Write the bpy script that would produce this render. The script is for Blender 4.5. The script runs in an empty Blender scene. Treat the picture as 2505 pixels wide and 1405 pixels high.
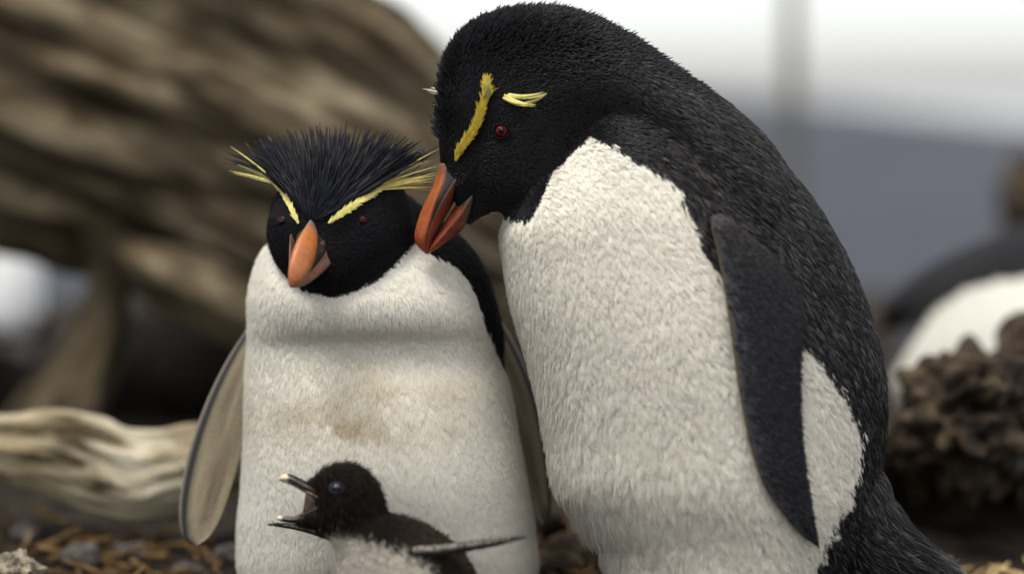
import bpy, math, random
import numpy as np
from mathutils import Vector
from mathutils.bvhtree import BVHTree

# ------------------------------------------------------------------ camera, sky, sun, exposure
sc = bpy.context.scene
S = 3000.0            # photograph pixels per metre in the focal plane (y = 0)
DIST = 1.5            # camera to the focal plane, metres
HOR = 230.0           # image row of the camera's eye level
CX = 1252.5
ZC = 0.43             # camera height above the ground
cam_d = bpy.data.cameras.new('camera')
cam = bpy.data.objects.new('camera', cam_d)
sc.collection.objects.link(cam)
sc.camera = cam
cam.location = (0, -DIST, ZC)
cam.rotation_euler = (math.radians(90), 0, 0)
cam_d.sensor_fit = 'HORIZONTAL'
cam_d.sensor_width = 36.0
cam_d.lens = 36.0 * DIST / (2505.0 / S)
cam_d.shift_y = -(702.5 - HOR) / 2505.0
cam_d.clip_start = 0.05
cam_d.clip_end = 2000
cam_d.dof.use_dof = True
cam_d.dof.focus_distance = DIST - 0.025
cam_d.dof.aperture_fstop = 1.3

SUN_EL, SUN_AZ = 66.0, -45.0      # azimuth measured from -Y (behind the camera) towards -X
world = bpy.data.worlds.new('World')
sc.world = world
world.use_nodes = True
wn = world.node_tree.nodes
wl = world.node_tree.links
for n in list(wn):
    wn.remove(n)
wo = wn.new('ShaderNodeOutputWorld')
bg = wn.new('ShaderNodeBackground')
sky = wn.new('ShaderNodeTexSky')
sky.sky_type = 'NISHITA'
sky.sun_disc = False
sky.sun_elevation = math.radians(SUN_EL)
sky.sun_rotation = math.radians(180 + SUN_AZ)
sky.altitude = 0
sky.air_density = 1.0
sky.dust_density = 1.5
sky.ozone_density = 1.0
hs = wn.new('ShaderNodeHueSaturation')
hs.inputs['Saturation'].default_value = 0.22      # thin bright overcast
wl.new(sky.outputs[0], hs.inputs['Color'])
wl.new(hs.outputs[0], bg.inputs['Color'])
bg.inputs['Strength'].default_value = 0.135
wl.new(bg.outputs[0], wo.inputs[0])
sun_d = bpy.data.lights.new('sun', 'SUN')
sun = bpy.data.objects.new('sun', sun_d)
sc.collection.objects.link(sun)
sun_d.energy = 2.0
sun_d.angle = math.radians(22)
sun_d.color = (1.0, 0.96, 0.89)
el, az = math.radians(SUN_EL), math.radians(SUN_AZ)
to_sun = Vector((math.sin(az) * math.cos(el), -math.cos(az) * math.cos(el), math.sin(el)))
sun.rotation_euler = to_sun.to_track_quat('Z', 'Y').to_euler()
sun.location = to_sun * 5

sc.view_settings.view_transform = 'Standard'
sc.view_settings.look = 'None'
sc.view_settings.gamma = 1.0
sc.view_settings.use_curve_mapping = False
sc.view_settings.exposure = 0.9
sc.render.engine = 'CYCLES'
sc.cycles.use_denoising = True
sc.cycles.max_bounces = 6
sc.cycles_curves.shape = 'RIBBONS'

rng = np.random.default_rng(7)
random.seed(7)
COL = sc.collection


# ------------------------------------------------------------------ helpers
def W(p):
    """(column, row, depth) in photograph pixels -> world metres"""
    p = np.asarray(p, float)
    y = p[..., 2] / S
    k = (DIST + y) / DIST / S
    return np.stack([(p[..., 0] - CX) * k, y, ZC - (p[..., 1] - HOR) * k], -1)


def Winv(w):
    w = np.asarray(w, float)
    k = (DIST + w[..., 1]) / DIST / S
    return np.stack([w[..., 0] / k + CX, HOR + (ZC - w[..., 2]) / k, w[..., 1] * S], -1)


def norm(a):
    return a / np.maximum(np.linalg.norm(a, axis=-1, keepdims=True), 1e-9)


def sm(a, b, x):
    t = np.clip((x - a) / (b - a), 0, 1)
    return t * t * (3 - 2 * t)


def hash3(i, j, k, seed):
    h = (i.astype(np.int64) * 374761393 + j.astype(np.int64) * 668265263 + k.astype(np.int64) * 2147483647 + seed * 1274126177) & 0xFFFFFFFF
    h = ((h ^ (h >> 13)) * 1274126177) & 0xFFFFFFFF
    h = (h ^ (h >> 16)) & 0xFFFFFFFF
    return h / 4294967295.0


def vnoise(p, seed=0):
    f = np.floor(p)
    t = p - f
    t = t * t * (3 - 2 * t)
    i, j, k = f[..., 0], f[..., 1], f[..., 2]
    r = 0
    for a in (0, 1):
        for b in (0, 1):
            for c in (0, 1):
                w = (t[..., 0] if a else 1 - t[..., 0]) * (t[..., 1] if b else 1 - t[..., 1]) * (t[..., 2] if c else 1 - t[..., 2])
                r = r + w * hash3(i + a, j + b, k + c, seed)
    return r * 2 - 1


def fbm(p, seed=0, octv=4, gain=0.5):
    r, a = 0, 1.0
    for o in range(octv):
        r = r + a * vnoise(p * 2 ** o, seed + o * 17)
        a *= gain
    return r


def catmull(R, k):
    R = np.asarray(R, float)
    n = len(R)
    P = np.vstack([2 * R[0] - R[1], R, 2 * R[-1] - R[-2]])
    out = []
    for i in range(n - 1):
        p0, p1, p2, p3 = P[i], P[i + 1], P[i + 2], P[i + 3]
        for s in range(k):
            t = s / k
            out.append(0.5 * (2 * p1 + (p2 - p0) * t + (2 * p0 - 5 * p1 + 4 * p2 - p3) * t * t + (3 * p1 - p0 - 3 * p2 + p3) * t ** 3))
    out.append(R[-1])
    return np.array(out)


def ring(ax, ay, bx, by, dc, hd, tilt=0):
    """ellipse whose ends A, B show in the picture; dc = depth of the middle, hd = half depth"""
    return [(ax + bx) / 2, (ay + by) / 2, dc, (ax - bx) / 2, (ay - by) / 2, tilt, 0, 0, hd]


def ringv(c, u, v):
    return list(c) + list(u) + list(v)


def loft(rings, k=6, seg=48, caps=True, power=1.0):
    R = catmull(rings, k)
    M = len(R)
    th = np.arange(seg) / seg * 2 * np.pi
    cs, sn = np.cos(th), np.sin(th)
    if power != 1.0:
        cs = np.sign(cs) * np.abs(cs) ** power
        sn = np.sign(sn) * np.abs(sn) ** power
    V = R[:, None, 0:3] + R[:, None, 3:6] * cs[None, :, None] + R[:, None, 6:9] * sn[None, :, None]
    uv = np.stack(np.broadcast_arrays((np.arange(M) / (M - 1))[:, None], (th / (2 * np.pi))[None, :]), -1).reshape(-1, 2)
    verts = V.reshape(-1, 3)
    faces = []
    for i in range(M - 1):
        for j in range(seg):
            a = i * seg + j
            b = i * seg + (j + 1) % seg
            faces.append((a, b, b + seg, a + seg))
    if caps:
        n = len(verts)
        verts = np.vstack([verts, R[0, 0:3], R[-1, 0:3]])
        uv = np.vstack([uv, [[0, 0]], [[1, 0]]])
        for j in range(seg):
            faces.append((n, (j + 1) % seg, j))
            a = (M - 1) * seg
            faces.append((n + 1, a + j, a + (j + 1) % seg))
    return verts, faces, uv


def link(o, parent=None, **props):
    COL.objects.link(o)
    if parent is not None:
        o.parent = parent
        o.matrix_parent_inverse = parent.matrix_world.inverted()
    for k_, v_ in props.items():
        o[k_] = v_
    return o


def fix_parent(o, parent):
    o.parent = parent
    o.matrix_parent_inverse.identity()


def mesh_obj(name, verts, faces, mat, parent=None, uv=None, attrs=None, smooth=True, origin=None, **props):
    """verts in world metres; the object's origin goes to the parent's origin or to `origin`"""
    verts = np.asarray(verts, float)
    o0 = np.zeros(3)
    if parent is not None:
        o0 = np.array(parent.location)
        pp = parent.parent
        while pp is not None:
            o0 = o0 + np.array(pp.location)
            pp = pp.parent
    elif origin is not None:
        o0 = np.asarray(origin, float)
    me = bpy.data.meshes.new(name)
    me.from_pydata((verts - o0).tolist(), [], faces)
    if smooth:
        me.polygons.foreach_set('use_smooth', np.ones(len(me.polygons), bool))
    if uv is not None:
        a = me.attributes.new('luv', 'FLOAT_VECTOR', 'POINT')
        uu = np.zeros((len(verts), 3))
        uu[:, :uv.shape[1]] = uv
        a.data.foreach_set('vector', uu.ravel())
    if attrs:
        for k_, v_ in attrs.items():
            v_ = np.asarray(v_, float)
            if v_.ndim == 1:
                a = me.attributes.new(k_, 'FLOAT', 'POINT')
                a.data.foreach_set('value', v_)
            else:
                a = me.attributes.new(k_, 'FLOAT_COLOR', 'POINT')
                a.data.foreach_set('color', np.hstack([v_, np.ones((len(v_), 1))]).ravel())
    if mat is not None:
        me.materials.append(mat)
    o = bpy.data.objects.new(name, me)
    COL.objects.link(o)
    if parent is not None:
        o.parent = parent
    else:
        o.location = o0
    for k_, v_ in props.items():
        o[k_] = v_
    return o


def empty(name, loc, **props):
    o = bpy.data.objects.new(name, None)
    COL.objects.link(o)
    o.location = loc
    o.empty_display_size = 0.05
    for k_, v_ in props.items():
        o[k_] = v_
    return o


def union(parts, voxel=0.0035, smooth=6):
    """fuse closed lofts (pixel space) into one continuous surface; returns world verts, faces"""
    V, F, n = [], [], 0
    for v, f, _ in parts:
        V.append(W(v))
        F += [tuple(i + n for i in q) for q in f]
        n += len(v)
    me = bpy.data.meshes.new('tmp')
    me.from_pydata(np.vstack(V).tolist(), [], F)
    o = bpy.data.objects.new('tmp', me)
    COL.objects.link(o)
    m = o.modifiers.new('r', 'REMESH')
    m.mode = 'VOXEL'
    m.voxel_size = voxel
    dg = bpy.context.evaluated_depsgraph_get()
    ev = o.evaluated_get(dg)
    me2 = ev.to_mesh()
    nv = len(me2.vertices)
    co = np.empty(nv * 3)
    me2.vertices.foreach_get('co', co)
    co = co.reshape(-1, 3)
    ed = np.empty(len(me2.edges) * 2, int)
    me2.edges.foreach_get('vertices', ed)
    ed = ed.reshape(-1, 2)
    faces = [tuple(p.vertices) for p in me2.polygons]
    ev.to_mesh_clear()
    bpy.data.objects.remove(o)
    deg = np.bincount(ed.ravel(), minlength=nv)[:, None]
    for it in range(smooth * 2):
        acc = np.zeros_like(co)
        np.add.at(acc, ed[:, 0], co[ed[:, 1]])
        np.add.at(acc, ed[:, 1], co[ed[:, 0]])
        lam = 0.6 if it % 2 == 0 else -0.58
        co = co + lam * (acc / deg - co)
    return co, faces


def inpoly(x, y, poly):
    r = np.zeros(x.shape, bool)
    n = len(poly)
    for i in range(n):
        x0, y0 = poly[i]
        x1, y1 = poly[(i + 1) % n]
        c = ((y0 > y) != (y1 > y)) & (x < (x1 - x0) * (y - y0) / (y1 - y0 + 1e-12) + x0)
        r ^= c
    return r


def segdist(x, y, pl):
    d = np.full(x.shape, 1e9)
    for (x0, y0), (x1, y1) in zip(pl[:-1], pl[1:]):
        dx, dy = x1 - x0, y1 - y0
        t = np.clip(((x - x0) * dx + (y - y0) * dy) / (dx * dx + dy * dy), 0, 1)
        d = np.minimum(d, np.hypot(x - x0 - t * dx, y - y0 - t * dy))
    return d


class Surf:
    """triangulated surface for sampling and casting"""
    def __init__(self, co, faces):
        self.co = co
        tris = []
        for f in faces:
            for i in range(1, len(f) - 1):
                tris.append((f[0], f[i], f[i + 1]))
        self.t = np.array(tris)
        a, b, c = co[self.t[:, 0]], co[self.t[:, 1]], co[self.t[:, 2]]
        fn = np.cross(b - a, c - a)
        self.area = np.linalg.norm(fn, axis=1) / 2
        vn = np.zeros_like(co)
        for q in range(3):
            np.add.at(vn, self.t[:, q], fn)
        self.vn = norm(vn)
        self.bvh = BVHTree.FromPolygons([tuple(v) for v in co], [tuple(t) for t in tris])

    def sample(self, n, weight=None):
        w = self.area.copy()
        if weight is not None:
            w = w * weight[self.t].mean(1)
        i = rng.choice(len(self.t), n, p=w / w.sum())
        r1, r2 = np.sqrt(rng.random(n)), rng.random(n)
        b = np.stack([1 - r1, r1 * (1 - r2), r1 * r2], 1)[:, :, None]
        t = self.t[i]
        return (self.co[t] * b).sum(1), norm((self.vn[t] * b).sum(1))

    def cast(self, px, py):
        """first hit of the sight line through a pixel: depth in pixels, or None"""
        a = Vector((0, -DIST, ZC))
        b = Vector(W((px, py, 0.0)))
        h = self.bvh.ray_cast(a, (b - a).normalized())
        if h[0] is None:
            h2 = self.bvh.find_nearest(b)
            return Winv(np.array(h2[0]))[2], np.array(h2[1])
        return Winv(np.array(h[0]))[2], np.array(h[1])


def flowfield(p, ctrl, power=3.0):
    """inverse-distance blend of directions given at picture points"""
    acc = np.zeros(p.shape)
    for (x, y, dx, dy, dd) in ctrl:
        w = 1.0 / ((p[:, 0] - x) ** 2 + (p[:, 1] - y) ** 2 + 400.0) ** (power / 2)
        acc += w[:, None] * norm(np.array([dx, -dy * -1, dd], float))
    return acc


def px2world_dir(d):
    return np.stack([d[:, 0], d[:, 2], -d[:, 1]], -1)


def curves_obj(name, pts, rad, col, nrm, mat, parent, **props):
    """pts (n,k,3) world, rad (n,k), col (n,3), nrm (n,3)"""
    n, k, _ = pts.shape
    o0 = np.array(parent.location)
    pp = parent.parent
    while pp is not None:
        o0 = o0 + np.array(pp.location)
        pp = pp.parent
    cu = bpy.data.hair_curves.new(name)
    cu.add_curves([k] * n)
    cu.attributes['position'].data.foreach_set('vector', (pts - o0).astype(np.float32).ravel())
    a = cu.attributes.get('radius') or cu.attributes.new('radius', 'FLOAT', 'POINT')
    a.data.foreach_set('value', rad.astype(np.float32).ravel())
    a = cu.attributes.new('col', 'FLOAT_COLOR', 'CURVE')
    a.data.foreach_set('color', np.hstack([col, np.ones((n, 1))]).astype(np.float32).ravel())
    a = cu.attributes.new('nrm', 'FLOAT_VECTOR', 'CURVE')
    a.data.foreach_set('vector', nrm.astype(np.float32).ravel())
    cu.materials.append(mat)
    o = bpy.data.objects.new(name, cu)
    COL.objects.link(o)
    o.parent = parent
    o['kind'] = 'stuff'
    for k_, v_ in props.items():
        o[k_] = v_
    return o


def tufts(root, nr, flow, L, lift, col, per=8, spread=3.0, conv=0.75, rad=0.5, k=5, wob=0.10, cvar=0.12, turn=0.22):
    """clumps of barbs; lengths and radii in pixels of the focal plane; returns strand arrays"""
    n = len(root)
    t = flow - (flow * nr).sum(1, keepdims=True) * nr
    t = norm(t)
    b = np.cross(nr, t)
    # each tuft turns a little
    ang = rng.normal(0, turn, n)[:, None]
    t = t * np.cos(ang) + b * np.sin(ang)
    b = np.cross(nr, t)
    L = (L * rng.uniform(0.75, 1.2, n) / S)[:, None]
    lf = (lift * rng.uniform(0.75, 1.25, n))[:, None]
    tip = root + L * (t * np.cos(lf) + nr * np.sin(lf))
    I = np.repeat(np.arange(n), per)
    m = n * per
    r = np.sqrt(rng.random(m))[:, None] * (spread if np.isscalar(spread) else spread[I][:, None]) / S
    a = rng.random(m)[:, None] * 2 * np.pi
    off = t[I] * (np.cos(a) * r) + b[I] * (np.sin(a) * r)
    shift = rng.uniform(0.75, 1.0, m)[:, None]
    R = root[I] + off - nr[I] * (0.8 / S)
    T = root[I] + (tip[I] - root[I]) * shift + off * (1 - conv) + rng.normal(0, 1, (m, 3)) * L[I] * wob * 0.5
    C = R + (L[I] * shift) * (t[I] * 0.42 * np.cos(lf[I]) + nr[I] * (np.sin(lf[I]) * 0.75 + 0.08))
    s = np.linspace(0, 1, k)[None, :, None]
    P = (1 - s) ** 2 * R[:, None] + 2 * s * (1 - s) * C[:, None] + s ** 2 * T[:, None]
    rr = (rad if np.isscalar(rad) else rad[I][:, None]) / S * (1 - 0.78 * s[..., 0] ** 1.5) * rng.uniform(0.7, 1.3, (m, 1))
    cc = col[I] * (1 + rng.normal(0, cvar, (m, 1))) * (1 + rng.normal(0, cvar, (n, 1)))[I]
    return P, rr, np.clip(cc, 0.001, 1), nr[I]


def cat(sets):
    return [np.concatenate([s[i] for s in sets]) for i in range(4)]


# ------------------------------------------------------------------ materials
def new_mat(name):
    m = bpy.data.materials.new(name)
    m.use_nodes = True
    nt = m.node_tree
    b = nt.nodes['Principled BSDF']
    return m, nt.nodes, nt.links, b


def plain(name, col, rough=0.5, spec=0.5, bump=0, bscale=200, var=0.0, sheen=0):
    m, N, L, b = new_mat(name)
    b.inputs['Base Color'].default_value = (*col, 1)
    b.inputs['Roughness'].default_value = rough
    b.inputs['Specular IOR Level'].default_value = spec
    tc = N.new('ShaderNodeTexCoord')
    nz = N.new('ShaderNodeTexNoise')
    nz.inputs['Scale'].default_value = bscale
    nz.inputs['Detail'].default_value = 5
    L.new(tc.outputs['Object'], nz.inputs['Vector'])
    if var:
        mx = N.new('ShaderNodeMix')
        mx.data_type = 'RGBA'
        mx.blend_type = 'MULTIPLY'
        mx.inputs['Factor'].default_value = 1
        mx.inputs['A'].default_value = (*col, 1)
        rp = N.new('ShaderNodeValToRGB')
        rp.color_ramp.elements[0].position = 0.3
        rp.color_ramp.elements[1].position = 0.7
        rp.color_ramp.elements[0].color = (1 - var, 1 - var, 1 - var, 1)
        rp.color_ramp.elements[1].color = (1, 1, 1, 1)
        L.new(nz.outputs['Fac'], rp.inputs[0])
        L.new(rp.outputs[0], mx.inputs['B'])
        L.new(mx.outputs['Result'], b.inputs['Base Color'])
    if bump:
        bp = N.new('ShaderNodeBump')
        bp.inputs['Strength'].default_value = bump
        bp.inputs['Distance'].default_value = 0.002
        L.new(nz.outputs['Fac'], bp.inputs['Height'])
        L.new(bp.outputs[0], b.inputs['Normal'])
    return m


def attr_mat(name, attr='col', rough=0.6, spec=0.3, bump=0.15, bscale=400):
    """colour from the surface's own colour attribute, grain from noise"""
    m, N, L, b = new_mat(name)
    at = N.new('ShaderNodeAttribute')
    at.attribute_name = attr
    tc = N.new('ShaderNodeTexCoord')
    nz = N.new('ShaderNodeTexNoise')
    nz.inputs['Scale'].default_value = bscale
    nz.inputs['Detail'].default_value = 4
    L.new(tc.outputs['Object'], nz.inputs['Vector'])
    mr = N.new('ShaderNodeMapRange')
    mr.inputs['From Min'].default_value = 0.3
    mr.inputs['From Max'].default_value = 0.7
    mr.inputs['To Min'].default_value = 0.82
    mr.inputs['To Max'].default_value = 1.12
    L.new(nz.outputs['Fac'], mr.inputs[0])
    mx = N.new('ShaderNodeMix')
    mx.data_type = 'RGBA'
    mx.blend_type = 'MULTIPLY'
    mx.inputs['Factor'].default_value = 1
    L.new(at.outputs['Color'], mx.inputs['A'])
    L.new(mr.outputs[0], mx.inputs['B'])
    L.new(mx.outputs['Result'], b.inputs['Base Color'])
    b.inputs['Roughness'].default_value = rough
    b.inputs['Specular IOR Level'].default_value = spec
    if bump:
        bp = N.new('ShaderNodeBump')
        bp.inputs['Strength'].default_value = bump
        bp.inputs['Distance'].default_value = 0.001
        L.new(nz.outputs['Fac'], bp.inputs['Height'])
        L.new(bp.outputs[0], b.inputs['Normal'])
    return m


def feather_mat(name, rough=0.55, spec=0.25, follow=0.75, trans=0.0):
    """barbs: colour per barb, shading that leans towards the coat's surface"""
    m, N, L, b = new_mat(name)
    at = N.new('ShaderNodeAttribute')
    at.attribute_name = 'col'
    L.new(at.outputs['Color'], b.inputs['Base Color'])
    b.inputs['Roughness'].default_value = rough
    b.inputs['Specular IOR Level'].default_value = spec
    an = N.new('ShaderNodeAttribute')
    an.attribute_name = 'nrm'
    ge = N.new('ShaderNodeNewGeometry')
    mx = N.new('ShaderNodeMix')
    mx.data_type = 'VECTOR'
    mx.inputs['Factor'].default_value = follow
    L.new(ge.outputs['Normal'], mx.inputs['A'])
    L.new(an.outputs['Vector'], mx.inputs['B'])
    nn = N.new('ShaderNodeVectorMath')
    nn.operation = 'NORMALIZE'
    L.new(mx.outputs['Result'], nn.inputs[0])
    L.new(nn.outputs[0], b.inputs['Normal'])
    return m


def hair_mat(name, rough=0.35):
    m = bpy.data.materials.new(name)
    m.use_nodes = True
    N, L = m.node_tree.nodes, m.node_tree.links
    N.remove(N['Principled BSDF'])
    h = N.new('ShaderNodeBsdfHairPrincipled')
    h.parametrization = 'COLOR'
    h.inputs['Roughness'].default_value = rough
    h.inputs['Radial Roughness'].default_value = 0.45
    at = N.new('ShaderNodeAttribute')
    at.attribute_name = 'col'
    L.new(at.outputs['Color'], h.inputs['Color'])
    L.new(h.outputs[0], N['Material Output'].inputs['Surface'])
    return m


M_BODY = attr_mat('coat_underlayer', rough=0.9, spec=0.1)
M_WHITE = feather_mat('white_barbs', rough=0.8, spec=0.1, follow=0.85)
M_BLACK = feather_mat('black_barbs', rough=0.42, spec=0.22, follow=0.3)
M_CREST = feather_mat('crest_barbs', rough=0.38, spec=0.13, follow=0.15)
M_FACE = feather_mat('black_face_barbs', rough=0.6, spec=0.10, follow=0.5)
M_DOWN = feather_mat('chick_down', rough=0.9, spec=0.1, follow=0.5)
M_YELLOW = feather_mat('yellow_barbs', rough=0.7, spec=0.1, follow=0.5)
M_HORN = attr_mat('beak_horn', rough=0.36, spec=0.45, bump=0.25, bscale=260)
M_FLIP = attr_mat('flipper_skin', rough=0.7, spec=0.25, bump=0.4, bscale=500)
M_EYE = plain('red_iris', (0.105, 0.005, 0.004), rough=0.3, spec=0.25, var=0.4, bscale=400)
M_PUPIL = plain('black_pupil', (0.002, 0.002, 0.003), rough=0.2, spec=0.3)
M_CHICKEYE = plain('chick_eye', (0.012, 0.016, 0.03), rough=0.06, spec=0.7)
M_RIM = plain('pale_eyelid', (0.04, 0.04, 0.043), rough=0.6, var=0.5, bscale=600)
M_FOOT = plain('pink_foot', (0.45, 0.26, 0.20), rough=0.6, bump=0.5, bscale=300, var=0.4)
M_PLUME = plain('yellow_plume', (0.68, 0.60, 0.20), rough=0.7, spec=0.1, var=0.25, bscale=300)
M_CLAW = plain('dark_claw', (0.03, 0.025, 0.02), rough=0.4)
M_MOUTH = plain('mouth_lining', (0.17, 0.095, 0.072), rough=0.4, var=0.5, bscale=300, bump=0.4)

BLACK = np.array([0.0065, 0.0065, 0.0075])
WHITE = np.array([0.81, 0.765, 0.665])
YEL = np.array([0.62, 0.50, 0.10])
PALEYEL = np.array([0.74, 0.68, 0.32])


# ------------------------------------------------------------------ setting
def wood_mat(name, dark, mid, pale, su=6.0, sv=60.0, green=0.0):
    """weathered timber: fibres run along u (metres), across v (metres)"""
    m, N, L, b = new_mat(name)
    at = N.new('ShaderNodeAttribute')
    at.attribute_name = 'luv'
    mp = N.new('ShaderNodeMapping')
    mp.inputs['Scale'].default_value = (su, sv, 1)
    L.new(at.outputs['Vector'], mp.inputs['Vector'])
    n1 = N.new('ShaderNodeTexNoise')
    n1.inputs['Scale'].default_value = 1.0
    n1.inputs['Detail'].default_value = 8
    n1.inputs['Roughness'].default_value = 0.65
    n1.inputs['Distortion'].default_value = 0.6
    L.new(mp.outputs[0], n1.inputs['Vector'])
    n2 = N.new('ShaderNodeTexNoise')
    n2.inputs['Scale'].default_value = 9
    n2.inputs['Detail'].default_value = 4
    L.new(at.outputs['Vector'], n2.inputs['Vector'])
    rp = N.new('ShaderNodeValToRGB')
    e = rp.color_ramp.elements
    e[0].position, e[0].color = 0.36, (*dark, 1)
    e[1].position, e[1].color = 0.66, (*pale, 1)
    q = e.new(0.48)
    q.color = (*mid, 1)
    L.new(n1.outputs['Fac'], rp.inputs[0])
    mx = N.new('ShaderNodeMix')
    mx.data_type = 'RGBA'
    mx.blend_type = 'MULTIPLY'
    mx.inputs['Factor'].default_value = 0.85
    rp2 = N.new('ShaderNodeValToRGB')
    rp2.color_ramp.elements[0].position = 0.35
    rp2.color_ramp.elements[0].color = (0.42, 0.36, 0.27, 1)
    rp2.color_ramp.elements[1].position = 0.62
    rp2.color_ramp.elements[1].color = (1, 1, 1, 1)
    L.new(n2.outputs['Fac'], rp2.inputs[0])
    L.new(rp.outputs[0], mx.inputs['A'])
    L.new(rp2.outputs[0], mx.inputs['B'])
    L.new(mx.outputs['Result'], b.inputs['Base Color'])
    b.inputs['Roughness'].default_value = 0.85
    b.inputs['Specular IOR Level'].default_value = 0.2
    bp = N.new('ShaderNodeBump')
    bp.inputs['Strength'].default_value = 0.9
    bp.inputs['Distance'].default_value = 0.012
    L.new(n1.outputs['Fac'], bp.inputs['Height'])
    L.new(bp.outputs[0], b.inputs['Normal'])
    return m


def rock_mat(name, dark, mid, pale, scale=14.0, bump=0.8):
    m, N, L, b = new_mat(name)
    tc = N.new('ShaderNodeTexCoord')
    n1 = N.new('ShaderNodeTexNoise')
    n1.inputs['Scale'].default_value = scale
    n1.inputs['Detail'].default_value = 9
    n1.inputs['Roughness'].default_value = 0.68
    L.new(tc.outputs['Object'], n1.inputs['Vector'])
    rp = N.new('ShaderNodeValToRGB')
    e = rp.color_ramp.elements
    e[0].position, e[0].color = 0.34, (*dark, 1)
    e[1].position, e[1].color = 0.70, (*pale, 1)
    q = e.new(0.5)
    q.color = (*mid, 1)
    L.new(n1.outputs['Fac'], rp.inputs[0])
    L.new(rp.outputs[0], b.inputs['Base Color'])
    b.inputs['Roughness'].default_value = 0.9
    b.inputs['Specular IOR Level'].default_value = 0.2
    bp = N.new('ShaderNodeBump')
    bp.inputs['Strength'].default_value = bump
    bp.inputs['Distance'].default_value = 0.018
    L.new(n1.outputs['Fac'], bp.inputs['Height'])
    L.new(bp.outputs[0], b.inputs['Normal'])
    return m


M_PEAT = rock_mat('peat', (0.004, 0.003, 0.002), (0.013, 0.009, 0.005), (0.05, 0.034, 0.018), scale=22)
M_LOG = wood_mat('weathered_log', (0.010, 0.007, 0.0035), (0.085, 0.064, 0.036), (0.30, 0.245, 0.16), su=5, sv=30)
M_PALELOG = wood_mat('bleached_wood', (0.09, 0.065, 0.034), (0.44, 0.385, 0.26), (0.74, 0.68, 0.54), su=9, sv=40)
M_EARTH = rock_mat('earth_clod', (0.006, 0.004, 0.003), (0.034, 0.023, 0.013), (0.17, 0.125, 0.08), scale=24, bump=1.0)
M_STONE = rock_mat('speckled_stone', (0.05, 0.042, 0.032), (0.30, 0.26, 0.18), (0.58, 0.52, 0.40), scale=70)
M_GREYST = rock_mat('grey_pebble', (0.04, 0.036, 0.03), (0.10, 0.09, 0.08), (0.22, 0.20, 0.18), scale=40)
M_TWIG = wood_mat('twig_wood', (0.05, 0.03, 0.012), (0.18, 0.11, 0.045), (0.40, 0.28, 0.13), su=20, sv=60)
M_STRAW = plain('straw', (0.46, 0.33, 0.14), rough=0.8, var=0.5, bscale=60)
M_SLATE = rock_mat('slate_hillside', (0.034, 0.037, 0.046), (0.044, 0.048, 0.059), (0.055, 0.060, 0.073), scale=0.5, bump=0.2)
M_POST = wood_mat('grey_post_wood', (0.06, 0.055, 0.045), (0.15, 0.14, 0.115), (0.26, 0.24, 0.20), su=3, sv=40)


def ground_h(x, y):
    drop = -4.0 * sm(40, 64, y)
    p = np.stack([x * 9, y * 9, np.zeros_like(x)], -1)
    near = 0.012 * fbm(p, 3, 4)
    big = 0.03 * fbm(np.stack([x * 1.3, y * 1.3, np.zeros_like(x)], -1), 9, 2) * sm(0.5, 1.5, np.hypot(x, y))
    return near + big - 1.3 * sm(2.6, 4.2, y) - 0.01 + drop


gx = np.concatenate([-np.geomspace(400, 1.6, 24), np.linspace(-1.5, 1.5, 170), np.geomspace(1.6, 400, 24)])
gy = np.concatenate([-np.geomspace(60, 0.55, 16), np.linspace(-0.5, 2.0, 150), np.geomspace(2.05, 600, 40)])
GX, GY = np.meshgrid(gx, gy)
GZ = ground_h(GX, GY)
nx, ny = len(gx), len(gy)
gf = [(j * nx + i, j * nx + i + 1, (j + 1) * nx + i + 1, (j + 1) * nx + i) for j in range(ny - 1) for i in range(nx - 1)]
mesh_obj('ground', np.stack([GX, GY, GZ], -1).reshape(-1, 3), gf, M_PEAT, kind='structure')

# hillside beyond the shore: its ridge falls to the right
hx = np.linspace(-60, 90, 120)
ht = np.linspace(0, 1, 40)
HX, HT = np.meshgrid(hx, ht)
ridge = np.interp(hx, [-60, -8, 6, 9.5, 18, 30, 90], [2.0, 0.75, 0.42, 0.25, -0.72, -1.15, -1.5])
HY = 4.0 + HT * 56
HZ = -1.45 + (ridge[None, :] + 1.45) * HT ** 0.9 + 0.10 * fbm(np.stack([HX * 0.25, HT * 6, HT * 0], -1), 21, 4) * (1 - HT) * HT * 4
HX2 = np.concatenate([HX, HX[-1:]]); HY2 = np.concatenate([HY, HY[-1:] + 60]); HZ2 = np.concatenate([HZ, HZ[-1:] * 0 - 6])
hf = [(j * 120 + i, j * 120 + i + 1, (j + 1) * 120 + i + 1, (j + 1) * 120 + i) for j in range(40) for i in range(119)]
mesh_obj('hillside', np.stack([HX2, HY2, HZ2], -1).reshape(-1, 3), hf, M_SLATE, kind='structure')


M_SEA = plain('added_bright_sea', (0.16, 0.18, 0.20), rough=0.12, spec=0.5, bump=0.15, bscale=0.8)  # sea added to reflect bright sky in the gap behind the ridge
mesh_obj('added_sea', [(-1800, 62, -1.6), (1800, 62, -1.6), (1800, 1900, -1.6), (-1800, 1900, -1.6)], [(0, 1, 2, 3)], M_SEA, kind='structure')


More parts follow.
